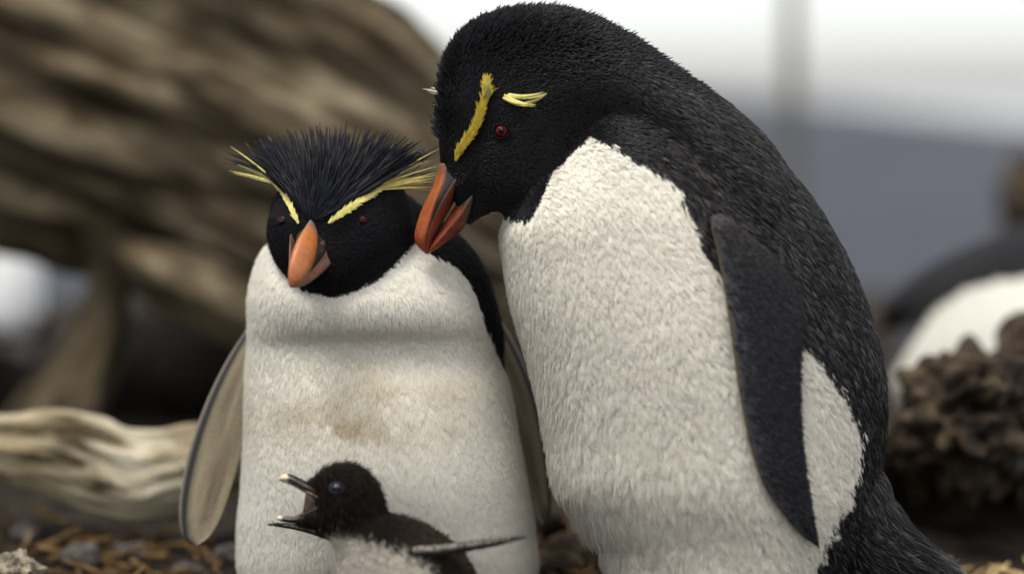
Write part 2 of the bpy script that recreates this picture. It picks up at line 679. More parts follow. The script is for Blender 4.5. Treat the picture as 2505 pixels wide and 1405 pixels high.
def displaced_loft(rings, depth_m, amp, seed, k=8, seg=72, fibre=(2.2, 9.0), fine=0.35, squash=1.0):
    """a log: loft in the picture plane at its own depth, with fibrous relief"""
    v, f, uv = loft(rings, k=k, seg=seg)
    w = W(v)
    su = Surf(w, f)
    # metres along and around
    R = catmull(rings, k)
    cw = W(R[:, :3])
    ln = np.concatenate([[0], np.cumsum(np.linalg.norm(np.diff(cw, axis=0), axis=1))])
    u = np.interp(uv[:, 0], np.linspace(0, 1, len(ln)), ln)
    girth = np.linalg.norm(W(R[:, :3] + R[:, 3:6]) - cw, axis=1).mean() * 2 * np.pi
    a = uv[:, 1] * 2 * np.pi
    rad = girth / (2 * np.pi)
    q = np.stack([u * fibre[0], np.cos(a) * rad * fibre[1], np.sin(a) * rad * fibre[1]], -1)
    n = fbm(q * 1.0, seed, 4, 0.55)
    n2 = -np.abs(vnoise(q * np.array([1.6, 2.6, 2.6]), seed + 5)) + 0.35
    n3 = fbm(np.stack([u * 5, np.cos(a) * rad * 5, np.sin(a) * rad * 5], -1), seed + 9, 3)
    w = w + su.vn * (amp * (n * 0.8 + n2 * fine * 1.6 + n3 * 0.5))[:, None]
    return w, f, np.stack([u, uv[:, 1] * girth], -1)


# the great log that lies behind the parents
Y1 = 0.95 * S
lr = [ring(-330, -700, -640, 330, Y1, 560), ring(-60, -520, -330, 400, Y1, 560), ring(260, -380, -60, 520, Y1 - 60, 560), ring(600, -230, 260, 640, Y1 - 60, 540),
      ring(860, -60, 560, 740, Y1, 500), ring(1060, 90, 840, 820, Y1 + 60, 440), ring(1190, 260, 1060, 850, Y1 + 110, 360),
      ring(1270, 430, 1230, 840, Y1 + 140, 240), ring(1300, 560, 1300, 730, Y1 + 150, 100)]
w, f, uv = displaced_loft(lr, 0.95, 0.034, 11, k=14, seg=180, fibre=(1.6, 13.0), fine=0.6)
mesh_obj('driftwood_log', w, f, M_LOG, uv=uv, origin=(w[:, 0].mean(), w[:, 1].mean(), w[:, 2].min()),
         label='huge weathered brown driftwood log slanting down behind the two adult penguins', category='driftwood')
# broken slab that hangs below it
lr = [ring(180, 450, 180, 500, Y1 - 150, 60), ring(280, 540, 260, 640, Y1 - 330, 120), ring(350, 590, 330, 710, Y1 - 420, 140), ring(450, 625, 430, 775, Y1 - 430, 160), ring(580, 675, 560, 815, Y1 - 420, 150), ring(720, 750, 710, 850, Y1 - 400, 100), ring(770, 800, 770, 830, Y1 - 390, 30)]
w, f, uv = displaced_loft(lr, 0.8, 0.022, 31, k=12, seg=80, fibre=(3, 12))
mesh_obj('broken_plank', w, f, M_LOG, uv=uv, origin=w.mean(0), label='thick brown splintered slab of wood beneath the huge log', category='driftwood')
# root that props the log on the left
lr = [ring(260, 560, 360, 600, Y1 - 150, 70), ring(210, 690, 320, 720, Y1 - 190, 75), ring(170, 800, 300, 840, Y1 - 220, 85), ring(110, 900, 270, 950, Y1 - 240, 95), ring(20, 1010, 240, 1060, Y1 - 250, 120), ring(-60, 1120, 240, 1140, Y1 - 250, 150)]
w, f, uv = displaced_loft(lr, 0.9, 0.012, 41, k=8, seg=48)
mesh_obj('tree_root', w, f, M_LOG, uv=uv, origin=w.mean(0), label='crooked dark root propping up the huge log over the hollow', category='root')
# bleached branch in front
Y2 = 0.27 * S
lr = [ring(-260, 1000, -260, 1150, Y2 + 60, 90), ring(-120, 1005, -130, 1165, Y2 + 40, 100), ring(0, 1012, 0, 1185, Y2 + 20, 80), ring(140, 1008, 110, 1210, Y2, 80), ring(240, 1026, 210, 1255, Y2, 80),
      ring(330, 1060, 320, 1275, Y2 + 10, 75), ring(430, 1056, 420, 1250, Y2 + 30, 75), ring(540, 1052, 530, 1205, Y2 + 60, 80), ring(660, 1050, 660, 1190, Y2 + 90, 75), ring(760, 1070, 760, 1170, Y2 + 100, 40)]
w, f, uv = displaced_loft(lr, 0.27, 0.010, 51, k=14, seg=90, fibre=(6, 30))
mesh_obj('bleached_branch', w, f, M_PALELOG, uv=uv, origin=w.mean(0), label='pale bleached driftwood branch lying low beside the frontal penguin', category='driftwood')

def rock(name, c, r, mat, seed, amp=0.3, freq=1.6, seg=40, rings=24, sharp=0.0, **props):
    """c px-space centre, r px-space half sizes; craggy closed lump"""
    th = np.linspace(0, np.pi, rings + 1)[1:-1]
    ph = np.arange(seg) / seg * 2 * np.pi
    T, PH = np.meshgrid(th, ph, indexing='ij')
    d = np.stack([np.sin(T) * np.cos(PH), -np.cos(T), np.sin(T) * np.sin(PH)], -1).reshape(-1, 3)
    d = np.vstack([d, [[0, -1, 0]], [[0, 1, 0]]])
    n = fbm(d * freq + seed * 3.1, seed, 3 if sharp else 5, 0.5)
    rd = np.abs(vnoise(d * freq * 1.7 + seed, seed + 3)) - 0.3
    rr = 1 + amp * n + amp * sharp * rd
    if sharp:
        rr = rr + amp * 0.3 * fbm(d * freq * 1.3 + seed, seed + 8, 3) + amp * 0.7 * np.abs(vnoise(d * np.array([2.6, 5.0, 2.6]) + seed, seed + 21)) + amp * 0.22 * fbm(d * freq * 3, seed + 11, 2, 0.5)
    v = np.asarray(c) + d * np.asarray(r) * rr[:, None]
    F = []
    m = rings - 1
    for i in range(m - 1):
        for j in range(seg):
            F.append((i * seg + j, i * seg + (j + 1) % seg, (i + 1) * seg + (j + 1) % seg, (i + 1) * seg + j))
    for j in range(seg):
        F.append((m * seg, (j + 1) % seg, j))
        F.append((m * seg + 1, (m - 1) * seg + j, (m - 1) * seg + (j + 1) % seg))
    w = W(v)
    return mesh_obj(name, w, F, mat, origin=(w[:, 0].mean(), w[:, 1].mean(), w[:, 2].min()), **props)


# dark bank added to block light in the hollow under the log
rock('earth_bank', (420, 1000, 1.35 * S), (430, 230, 700), M_PEAT, 5, amp=0.25, label='dark peat bank added to block light in the hollow beneath the huge log', category='earth bank')
rock('earth_bank', (1150, 1000, 1.3 * S), (480, 240, 500), M_PEAT, 6, amp=0.25, label='dark peat bank behind the legs of the adult penguins', category='earth bank')
rock('earth_bank', (-120, 980, 1.35 * S), (180, 200, 500), M_PEAT, 8, amp=0.25, label='dark peat bank added to block light at the buried end of the hollow', category='earth bank')
# craggy earth at the right
rock('earth_clod', (2375, 1030, 0.33 * S), (165, 160, 330), M_EARTH, 12, amp=0.26, freq=1.9, seg=140, rings=100, sharp=1.0, label='craggy brown clod of earth overhanging beside the profile penguin', category='earth clod')
rock('earth_clod', (2570, 1010, 0.38 * S), (175, 200, 330), M_EARTH, 15, amp=0.26, freq=1.9, seg=140, rings=100, sharp=1.0, label='taller crumbling clod of earth next to the white bellied penguin', category='earth clod')
rock('earth_clod', (2190, 1130, 0.40 * S), (120, 90, 220), M_EARTH, 19, amp=0.26, freq=2.4, seg=70, rings=44, sharp=1.0, label='low brown ledge of earth touching the profile penguin', category='earth clod')
rock('earth_bank', (2420, 1270, 0.46 * S), (330, 170, 260), M_PEAT, 22, amp=0.2, label='black peat face under the overhanging earth clods', category='earth bank')
rock('stone', (2480, 1120, 0.27 * S), (34, 42, 40), M_GREYST, 25, amp=0.25, label='pale pinkish stone stuck in the craggy earth', category='stone')
rock('boulder', (2545, 500, 1.9 * S), (110, 130, 500), M_EARTH, 28, amp=0.25, freq=1.8, label='brown boulder on the slope above the bowing penguin', category='boulder')
rock('stone', (35, 1405, 0.04 * S), (55, 48, 55), M_STONE, 33, amp=0.28, freq=2.6, seg=60, rings=40, sharp=0.7, label='small knobbly cream speckled stone on the dark ground', category='stone')

# post far behind
pw = 0.05
Yp = 4.2
xs = (1938 - CX) * (DIST + Yp) / DIST / S
pr = [ringv((0, 0, z), (pw / 2, 0, 0), (0, pw / 2, 0)) for z in (-1.6, -0.6, 0.2, 0.9, 1.25)]
v, f, uv = loft(pr, k=6, seg=20)
v = v + np.array([xs, Yp, 0]) + 0.004 * fbm(v * 8, 4, 3)[:, None] * np.array([1, 1, 0])
mesh_obj('wooden_post', v, f, M_POST, uv=uv * np.array([2.8, 0.25]), origin=(xs, Yp, -1.6), label='grey wooden post standing before the slate hillside', category='post')


# ------------------------------------------------------------------ feet
def foot(parent, x, y, z, heading, scale=1.0, mat=None):
    """three-toed webbed foot with claws and a short shank, world metres"""
    h = heading
    fx, fy = math.cos(h), math.sin(h)
    V, F = [], []
    prof = []
    for a, L in ((-0.50, 0.060), (-0.25, 0.056), (0.0, 0.072), (0.25, 0.056), (0.50, 0.060)):
        prof.append((math.cos(a) * L, math.sin(a) * L))
    top, bot = [], []
    pts = [(-0.022, 0.012)] + [(p[0], -p[1]) for p in prof] + [(-0.022, -0.012)]
    def tr(a, b, c):
        return (x + (a * fx - b * fy) * scale, y + (a * fy + b * fx) * scale, z + c * scale)
    n = len(pts)
    for i, (a, b) in enumerate(pts):
        V.append(tr(a, b, 0.0))
    for i, (a, b) in enumerate(pts):
        ridge_ = 0.012 if i in (1, 3, 5) else 0.006
        V.append(tr(a * 0.94, b * 0.94, ridge_ if 0 < i < n - 1 else 0.02))
    V.append(tr(0, 0, 0.03)); V.append(tr(0, 0, 0.0))
    for i in range(n):
        j = (i + 1) % n
        F.append((i, j, n + j, n + i))
        F.append((n + i, n + j, 2 * n))
        F.append((j, i, 2 * n + 1))
    o = mesh_obj('foot', V, F, mat or M_FOOT, parent)
    # shank
    R = [ringv(tr(-0.004, 0, zz), (r * scale, 0, 0), (0, r * scale, 0)) for zz, r in ((0.005, 0.013), (0.02, 0.014), (0.045, 0.017), (0.07, 0.022))]
    v, f, _ = loft(R, k=3, seg=14)
    mesh_obj('shank', v, f, mat or M_FOOT, parent)
    for i in (1, 3, 5):
        a, b = pts[i]
        R = [ringv(tr(a * 0.93, b * 0.93, 0.006), (0.004 * scale, 0, 0), (0, 0, 0.004 * scale)), ringv(tr(a * 1.08, b * 1.08, 0.006), (0.003 * scale, 0, 0), (0, 0, 0.003 * scale)), ringv(tr(a * 1.2, b * 1.2, 0.002), (0.001, 0, 0), (0, 0, 0.001))]
        v, f, _ = loft(R, k=2, seg=8)
        mesh_obj('claw', v, f, M_CLAW, o)
    return o


def ball(name, c, r, mat, parent, seg=24, rings=16, flat=(1, 1, 1)):
    """c in px space; r in px"""
    th = np.linspace(0, np.pi, rings + 1)
    ph = np.arange(seg) / seg * 2 * np.pi
    T, PH = np.meshgrid(th, ph, indexing='ij')
    d = np.stack([np.sin(T) * np.cos(PH) * flat[0], np.cos(T) * flat[1], np.sin(T) * np.sin(PH) * flat[2]], -1).reshape(-1, 3)
    v = np.asarray(c, float) + d * r
    F = [(i * seg + j, i * seg + (j + 1) % seg, (i + 1) * seg + (j + 1) % seg, (i + 1) * seg + j) for i in range(rings) for j in range(seg)]
    return mesh_obj(name, W(v), F, mat, parent)


def torus(name, c, n, r, tr_, mat, parent, sx=1.0, sy=1.0):
    """eyelid ring, px space, facing direction n (px space)"""
    n = norm(np.asarray(n, float))
    a = norm(np.cross(n, [0, 1, 0.01]))
    b = np.cross(n, a)
    seg, s2 = 32, 8
    V = []
    for i in range(seg):
        t = i / seg * 2 * np.pi
        rd = a * math.cos(t) * sx + b * math.sin(t) * sy
        for j in range(s2):
            q = j / s2 * 2 * np.pi
            V.append(np.asarray(c) + rd * r + (norm(rd) * math.cos(q) + n * math.sin(q)) * tr_)
    F = [(i * s2 + j, i * s2 + (j + 1) % s2, ((i + 1) % seg) * s2 + (j + 1) % s2, ((i + 1) % seg) * s2 + j) for i in range(seg) for j in range(s2)]
    return mesh_obj(name, W(np.array(V)), F, mat, parent)


def plume(name, pts, wid, parent, mat, thick=0.35):
    """one long feather: tapered flattened shaft along points (px space)"""
    pts = np.asarray(pts, float)
    R = []
    n = len(pts)
    for i in range(n):
        t = pts[min(i + 1, n - 1)] - pts[max(i - 1, 0)]
        t = norm(t)
        s = norm(np.cross(t, [0, 0, 1.0]))
        q = norm(np.cross(s, t))
        u = i / (n - 1)
        wv = wid * (0.55 + 1.2 * u * (1 - u)) * (1 - 0.85 * u ** 3)
        R.append(ringv(pts[i], s * wv, q * wv * thick))
    v, f, _ = loft(R, k=5, seg=10)
    return mesh_obj(name, W(v), f, mat, parent)


def bez(p0, p1, bow, n=6):
    p0, p1, bow = (np.asarray(a, float) for a in (p0, p1, bow))
    s = np.linspace(0, 1, n)[:, None]
    m = (p0 + p1) / 2 + bow
    return (1 - s) ** 2 * p0 + 2 * s * (1 - s) * m + s ** 2 * p1


CAMV = np.array([0, -DIST, ZC])


def facing(p, n):
    return (n * norm(CAMV - p)).sum(1)


# ================================================================== profile penguin
pr_root = empty('penguin', W((1790, 1520, 0.0)), label='large adult penguin in profile bending its head down over its mate', category='penguin')
body = loft([
    ring(1640, 1560, 1960, 1560, 0, 130), ring(1545, 1500, 2050, 1500, 0, 200), ring(1503, 1420, 2090, 1430, 0, 246), ring(1478, 1352, 2130, 1345, 0, 257), ring(1466, 1314, 2140, 1296, 0, 264), ring(1438, 1283, 2146, 1256, 0, 272), ring(1398, 1235, 2150, 1206, 0, 281), ring(1362, 1178, 2152, 1140, 0, 286), ring(1340, 1070, 2160, 1040, 0, 285),
    ring(1312, 950, 2158, 930, 0, 285), ring(1280, 840, 2138, 820, 0, 280), ring(1250, 740, 2105, 720, 0, 270),
    ring(1232, 640, 2050, 600, 0, 255), ring(1226, 560, 1975, 480, 0, 238), ring(1260, 490, 1890, 380, 0, 215), ring(1330, 420, 1780, 290, 0, 185), ring(1400, 330, 1640, 190, 0, 140)], k=8, seg=64)
head = loft([
    ring(1083, 432, 1140, 552, -30, 48), ring(1078, 395, 1180, 528, -26, 75), ring(1076, 340, 1225, 516, -20, 98), ring(1080, 275, 1275, 532, -12, 116),
    ring(1086, 205, 1318, 515, -8, 128), ring(1104, 135, 1360, 455, -4, 136), ring(1150, 72, 1420, 400, 0, 142), ring(1230, 36, 1490, 370, 0, 147),
    ring(1330, 26, 1560, 380, 0, 155), ring(1440, 48, 1620, 400, 0, 165), ring(1560, 112, 1680, 440, 0, 178), ring(1680, 192, 1720, 500, 0, 188), ring(1778, 258, 1760, 560, 0, 195), ring(1862, 334, 1790, 620, 0, 200), ring(1930, 425, 1820, 690, 0, 200)], k=8, seg=64)
gular = loft([ring(1245, 480, 1310, 470, -12, 60), ring(1240, 520, 1318, 505, -12, 55), ring(1258, 540, 1306, 528, -12, 36), ring(1272, 546, 1292, 540, -12, 14)], k=5, seg=24)
tail = loft([ring(2020, 1060, 1850, 1420, 0, 120), ring(2140, 1130, 1960, 1460, 0, 140), ring(2172, 1205, 2050, 1470, 0, 125), ring(2212, 1278, 2130, 1470, 0, 100), ring(2262, 1336, 2210, 1455, 0, 75), ring(2308, 1376, 2280, 1430, 0, 36)], k=6, seg=40)
co, fc = union([body, head, gular, tail])
P = Winv(co)
WHITE_R = [(1200, 520), (1222, 522), (1245, 541), (1282, 549), (1308, 527), (1328, 478), (1352, 425), (1398, 372), (1442, 340), (1488, 358), (1548, 394), (1618, 424), (1662, 458), (1688, 520), (1708, 600), (1745, 660),
           (1850, 740), (1955, 830), (2005, 885), (2060, 968), (2100, 1050), (2096, 1120), (2070, 1190), (2032, 1270), (2000, 1330), (1988, 1405), (1985, 1620), (1200, 1620), (1100, 900)]
wobn = fbm(P * 0.02, 2, 3) * 8
isw = inpoly(P[:, 0] + wobn, P[:, 1] + wobn, WHITE_R)
colr = np.where(isw[:, None], WHITE * 0.8, BLACK)
pr_body = mesh_obj('body', co, fc, M_BODY, pr_root, attrs={'col': colr})
SR = Surf(co, fc)

flow_r = [(1076, 250, .25, -1, 0), (1110, 100, .6, -.8, 0), (1200, 40, .9, -.45, 0), (1300, 60, 1, -.2, 0), (1450, 90, .95, .25, 0), (1600, 200, .85, .5, 0), (1750, 330, .85, .5, 0), (1900, 480, .8, .6, 0), (2000, 640, .7, .75, 0),
          (2080, 820, .55, .85, 0), (2130, 1000, .45, .9, 0), (2100, 1180, .35, 1, 0), (2060, 1330, .6, .8, 0), (2180, 1330, .85, .5, 0), (2280, 1390, .9, .4, 0), (1850, 650, .6, .8, 0), (1900, 800, .5, .9, 0),
          (1150, 300, .4, -.8, 0), (1200, 400, .9, -.3, 0), (1250, 250, .8, -.5, 0), (1300, 400, 1, .1, 0), (1220, 480, .8, .5, 0), (1280, 500, .7, .8, 0), (1400, 280, 1, .1, 0), (1550, 320, .9, .4, 0), (1150, 520, .7, .4, 0),
          (1260, 620, -.1, 1, 0), (1300, 850, -.05, 1, 0), (1350, 1050, -.15, 1, 0), (1430, 1230, .15, 1, 0), (1450, 600, .1, 1, 0), (1600, 800, .08, 1, 0), (1700, 1050, .08, 1, 0), (1600, 1250, .12, 1, 0), (1600, 1380, .2, 1, 0),
          (1800, 1250, .2, 1, 0), (1900, 1350, .3, 1, 0), (2000, 1050, .35, 1, 0), (1420, 420, .5, .8, 0), (1600, 480, .35, 1, 0), (1990, 930, .5, .9, 0)]


def region_weights(S_, extra=None):
    n = S_.vn
    f_ = facing(S_.co, n)
    w_ = np.where(f_ > -0.35, 1.0, 0.12)
    if extra is not None:
        w_ = w_ * extra
    return w_


# white coat of the profile penguin
near_ = (segdist(P[:, 0], P[:, 1], WHITE_R[16:26]) < 16).astype(float)
root, nr = SR.sample(32000, region_weights(SR, np.maximum(isw.astype(float), near_)))
p = Winv(root)
js = 5 + 7 * sm(1900, 1960, p[:, 0])
k_ = inpoly(p[:, 0] + rng.normal(0, 1, len(p)) * js, p[:, 1] + rng.normal(0, 1, len(p)) * js, WHITE_R)
root, nr, p = root[k_], nr[k_], p[k_]
fl = px2world_dir(flowfield(p, flow_r))
fl = norm(fl) + 0.30 * np.stack([fbm(p * 0.018, 60 + q, 2) for q in range(3)], -1) * sm(600, 1000, p[:, 1])[:, None]
Lw = np.interp(p[:, 1], [480, 650, 900, 1200, 1400], [22, 28, 36, 50, 46]) * (1 - 0.35 * sm(1700, 1950, p[:, 0]))
lift = np.interp(p[:, 1], [480, 700, 1100, 1300], [0.10, 0.14, 0.26, 0.32])
hem = np.exp(-((p[:, 1] - 1262 - 0.22 * (p[:, 0] - 1440)) / 34) ** 2) * sm(1780, 1560, p[:, 0])
Lw = Lw + 22 * hem
lift = lift + 0.16 * hem
warm = 0.5 + 0.5 * fbm(p * 0.010, 70, 3)
cw = WHITE * (0.93 + 0.09 * warm[:, None]) * np.array([1, 0.995, 0.985])
setW = tufts(root, nr, fl, Lw, lift, cw, per=11, spread=6.0 + 3.5 * sm(850, 1150, p[:, 1]), conv=0.80, rad=0.8, cvar=0.065, turn=0.16)
curves_obj('white_plumage', *setW, M_WHITE, pr_root, label='cream white belly plumage in loose tufts')

# black coat
bw = (~isw).astype(float) * np.where(P[:, 0] < 1560, 1.7, 1.0)
root, nr = SR.sample(46000, region_weights(SR, bw))
p = Winv(root)
k_ = ~inpoly(p[:, 0] + rng.normal(0, 6, len(p)), p[:, 1] + rng.normal(0, 6, len(p)), WHITE_R)
bk = inpoly(p[:, 0], p[:, 1], [(1080, 470), (1125, 450), (1172, 396), (1168, 440), (1148, 540), (1120, 580), (1040, 600), (1040, 470)])
k_ &= ~bk
root, nr, p = root[k_], nr[k_], p[k_]
fl = px2world_dir(flowfield(p, flow_r))
fl = norm(fl) + 0.22 * np.stack([fbm(p * 0.02, 80 + q, 2) for q in range(3)], -1)
hd_ = sm(1700, 1450, p[:, 0]) * sm(640, 480, p[:, 1])
Lb = 9.5 * hd_ + (1 - hd_) * 36 + 44 * sm(2120, 2260, p[:, 0]) * rng.uniform(0.5, 1.2, len(p))
crown = sm(230, 60, p[:, 1]) * sm(1750, 1450, p[:, 0])
fore = sm(1140, 1085, p[:, 0]) * sm(380, 250, p[:, 1])
Lb = Lb + 12 * crown + 9 * fore
face = sm(1330, 1230, p[:, 0]) * sm(330, 420, p[:, 1])
Lb = Lb * (1 - 0.35 * face)
lift = 0.20 + 0.02 * (1 - hd_) + 0.75 * crown + 0.55 * fore
Lb = np.where(segdist(p[:, 0], p[:, 1], WHITE_R[1:9]) < 14, np.minimum(Lb, 8), Lb)
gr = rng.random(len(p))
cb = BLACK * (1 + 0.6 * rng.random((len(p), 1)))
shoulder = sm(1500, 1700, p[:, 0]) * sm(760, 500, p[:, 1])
cb = cb + (gr < 0.40)[:, None] * (1 - hd_)[:, None] * np.array([0.075, 0.070, 0.064]) * rng.random((len(p), 1))  # highlight glints on the back, painted as paler grey barbs
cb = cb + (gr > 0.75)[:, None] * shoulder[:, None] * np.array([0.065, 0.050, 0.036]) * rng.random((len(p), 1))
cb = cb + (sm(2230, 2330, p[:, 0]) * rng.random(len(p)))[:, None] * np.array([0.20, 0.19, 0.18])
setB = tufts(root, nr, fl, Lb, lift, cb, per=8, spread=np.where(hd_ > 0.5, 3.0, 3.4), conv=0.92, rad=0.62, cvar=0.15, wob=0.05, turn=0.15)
fv = facing(SR.co, SR.vn)
swt = ((P[:, 1] < 420) & (P[:, 0] < 1950) & (fv > -0.35) & (fv < 0.40)).astype(float) * (~isw) * np.where((P[:, 0] < 1330) & (P[:, 1] > 300) & (P[:, 0] > 1100), 0, 1) * np.where(P[:, 1] > 400 - 0.2 * (P[:, 0] - 1075), 0.0, 1) * np.where((P[:, 0] < 1110) & (P[:, 1] > 330), 0, 1)
swt = np.maximum(swt, ((P[:, 0] > 1700) & (P[:, 1] < 1350) & (fv > -0.3) & (fv < 0.3)).astype(float) * (~isw) * 0.35)
r2, n2_ = SR.sample(2600, swt)
p2 = Winv(r2)
f2 = norm(px2world_dir(flowfield(p2, flow_r)))
cr2 = sm(1900, 1500, p2[:, 0])
spk = tufts(r2, n2_, f2, 20.0 + 12 * cr2 * rng.random(len(r2)), 0.35 + 0.6 * cr2, np.tile(np.array([0.006, 0.006, 0.010]), (len(r2), 1)), per=7, spread=2.2, conv=0.98, rad=0.85, wob=0.015, turn=0.22)
setB = cat([setB, spk])
curves_obj('black_plumage', *setB, M_BLACK, pr_root, label='spiky black head and back plumage with grey glints painted into some barbs')


# ---- beak of the profile penguin
def beak_loft(name, rings, parent, colour, relief=None, k=8, seg=64):
    v, f, uv = loft(rings, k=k, seg=seg, power=1.22)
    if relief is not None:
        c0 = catmull(rings, k)[:, :3]
        cc = np.repeat(c0, seg, axis=0)
        cc = np.vstack([cc, c0[:1], c0[-1:]])
        v = cc + (v - cc) * relief(uv[:, 0], uv[:, 1])[:, None]
    return mesh_obj(name, W(v), f, M_HORN, parent, uv=uv, attrs={'col': colour(uv[:, 0], uv[:, 1], v)})


ORG = np.array([0.33, 0.085, 0.024])
RED = np.array([0.215, 0.036, 0.014])
DRK = np.array([0.020, 0.014, 0.012])
TAN = np.array([0.125, 0.072, 0.052])


def lerp(a, b, t):
    return a + (b - a) * np.asarray(t)[:, None]


def groove(u, v):
    """v: 0 / 1 at the culmen ridge, 0.5 at the mouth edge; the groove runs between the plates"""
    a = np.minimum(v, 1 - v) * 2        # 0 ridge .. 1 mouth edge
    g1 = 0.26 + 0.32 * sm(0.0, 0.75, u)
    g2 = g1 + 0.30 - 0.26 * sm(0.0, 0.7, u)
    return a, sm(g1 - 0.03, g1 + 0.03, a), sm(g2 - 0.03, g2 + 0.03, a)


def upper_colour(u, v, P_):
    a, e1, e2 = groove(u, v)
    n = fbm(P_ * 0.06, 5, 3)
    c = lerp(ORG, RED, sm(0.45, 1.0, u + 0.15 * n))
    c = lerp(c, TAN, sm(0.14, 0.0, u) * 0.8)
    c2 = lerp(TAN * 0.7, RED * 0.8, sm(0.15, 0.5, u + 0.2 * n))
    gr_ = DRK * (1 + 1.6 * np.maximum(n, 0))[:, None]
    c = c * (1 - e1[:, None]) + gr_ * e1[:, None]
    c = c * (1 - e2[:, None]) + c2 * e2[:, None]
    c = lerp(c, DRK, sm(0.93, 0.99, a))
    return np.clip(c * (1 + 0.13 * n)[:, None], 0.002, 1)


def upper_relief(u, v):
    a, e1, e2 = groove(u, v)
    return 1 - 0.13 * e1 * (1 - e2) * sm(1.0, 0.8, u) + 0.03 * e2 * sm(1, .8, u)


def lower_colour(u, v, P_):
    a = np.abs(v - 0.5) * 2
    n = fbm(P_ * 0.06, 15, 3)
    c = lerp(TAN * 0.55, RED * 1.0, sm(0.15, 0.55, u + 0.2 * n))
    c = lerp(c, ORG * 0.75, sm(0.6, 0.95, u) * 0.7)
    c = lerp(c, DRK, sm(0.86, 0.97, a))
    return np.clip(c * (1 + 0.2 * n)[:, None], 0.002, 1)


# rings: A = culmen ridge, B = edge at the mouth
ub = [ring(1074, 400, 1176, 396, -34, 66, 0), ring(1060, 452, 1146, 440, -40, 62), ring(1036, 502, 1114, 488, -44, 50), ring(1020, 545, 1086, 536, -50, 34), ring(1014, 582, 1064, 574, -55, 25), ring(1024, 606, 1052, 600, -58, 15), ring(1042, 622, 1048, 621, -60, 4)]
beak_loft('upper_mandible', ub, pr_root, upper_colour, upper_relief)
lb = [ring(1180, 398, 1166, 490, -34, 64), ring(1152, 444, 1146, 536, -40, 60), ring(1120, 492, 1128, 566, -44, 46), ring(1090, 540, 1100, 588, -50, 28), ring(1066, 580, 1074, 606, -55, 18), ring(1052, 604, 1056, 616, -58, 9), ring(1048, 618, 1049, 620, -60, 3)]
beak_loft('lower_mandible', lb, pr_root, lower_colour)

# ---- eye
d0, n0 = SR.cast(1226, 321)
e = ball('eye', (1226, 321, d0 + 6), 17, M_EYE, pr_root)
ball('pupil', (1227, 319, d0 - 5), 9.0, M_PUPIL, e)
torus('eyelid', (1226, 321, d0 - 4), (0, 0, -1), 19, 2.5, plain('dark_eyelid', (0.005, 0.004, 0.004), rough=0.7, spec=0.1), pr_root, 1.08, 0.95)


def stripe(name, S_, poly, width, parent, col, n=900, L=26, lift=0.12, off=6, rad=0.9, per=3):
    """yellow brow: barbs laid along a line on the head"""
    poly = np.asarray(poly, float)
    seg = np.linalg.norm(np.diff(poly, axis=0), axis=1)
    cum = np.concatenate([[0], np.cumsum(seg)])
    s = rng.random(n) * cum[-1]
    x = np.interp(s, cum, poly[:, 0]); y = np.interp(s, cum, poly[:, 1])
    ii = np.clip(np.searchsorted(cum, s) - 1, 0, len(poly) - 2)
    t = norm(poly[ii + 1] - poly[ii])
    wv = np.interp(s / cum[-1], np.linspace(0, 1, len(width)), width)
    o_ = rng.uniform(-1, 1, n) * wv * 0.5
    x = x - t[:, 1] * o_; y = y + t[:, 0] * o_
    R, NN = [], []
    for a, b in zip(x, y):
        d, nn = S_.cast(a, b)
        R.append((a, b, d - off)); NN.append(nn)
    R = W(np.array(R)); NN = norm(np.array(NN))
    NN = np.where(((CAMV - R) * NN).sum(1, keepdims=True) < 0, -NN, NN)
    fl_ = np.stack([t[:, 0], np.zeros(n), -t[:, 1]], -1)
    cc = np.tile(col, (n, 1)) if col.ndim == 1 else col
    st = tufts(R, NN, fl_, np.full(n, L, float), np.full(n, lift), cc, per=per, spread=2.0, conv=0.3, rad=rad, cvar=0.10)
    return curves_obj(name, *st, M_YELLOW, parent)


stripe('eyebrow', SR, [(1114, 393), (1138, 352), (1164, 308), (1180, 262), (1192, 225), (1190, 205)], [3, 10, 13, 11, 12, 8], pr_root, np.array([0.50, 0.37, 0.045]), n=900, off=8, rad=1.0)
# loose plumes behind the brow
for k_ in range(12):
    d, _ = SR.cast(1188 + k_ % 4 * 3, 225)
    plume('crest_plume', bez((1188 + rng.uniform(-9, 9), 240, d - 8), (1183 + rng.uniform(-5, 16), 192 + rng.uniform(-3, 16), d - 34 + rng.uniform(-6, 6)), (12, 0, -10)), 3.4, pr_root, M_PLUME)
for k_ in range(16):
    q = rng.uniform(0, 1)
    p0 = np.array([1236 + rng.uniform(-6, 14), 226 + q * 16, 0]); p1 = np.array([1300 + rng.uniform(-6, 12), 256 + rng.uniform(-6, 10), 0])
    d, _ = SR.cast(p0[0], p0[1])
    if k_ % 3 == 0:
        p1 = np.array([1334 + rng.uniform(-10, 6), 226 + rng.uniform(-2, 10), 0])
    if k_ % 5 == 1:
        p0, p1 = np.array([1285, 250, 0.]), np.array([1338 + rng.uniform(-8, 4), 230 + rng.uniform(-4, 8), 0.])
    plume('crest_plume', bez(p0 + [0, 0, d - 6], p1 + [0, 0, d - 34], (0, 12, -8)), 3.6, pr_root, M_PLUME)
for (x0, y0, x1, y1) in ((1082, 228, 1033, 217), (1084, 232, 1044, 221), (1083, 222, 1052, 214), (1084, 262, 1060, 256), (1084, 236, 1050, 226)):
    plume('crest_plume', bez((x0, y0, 20), (x1, y1, 34), (0, -4, 0)), 2.2, pr_root, plain('white_plume', (0.75, 0.73, 0.55), rough=0.7))

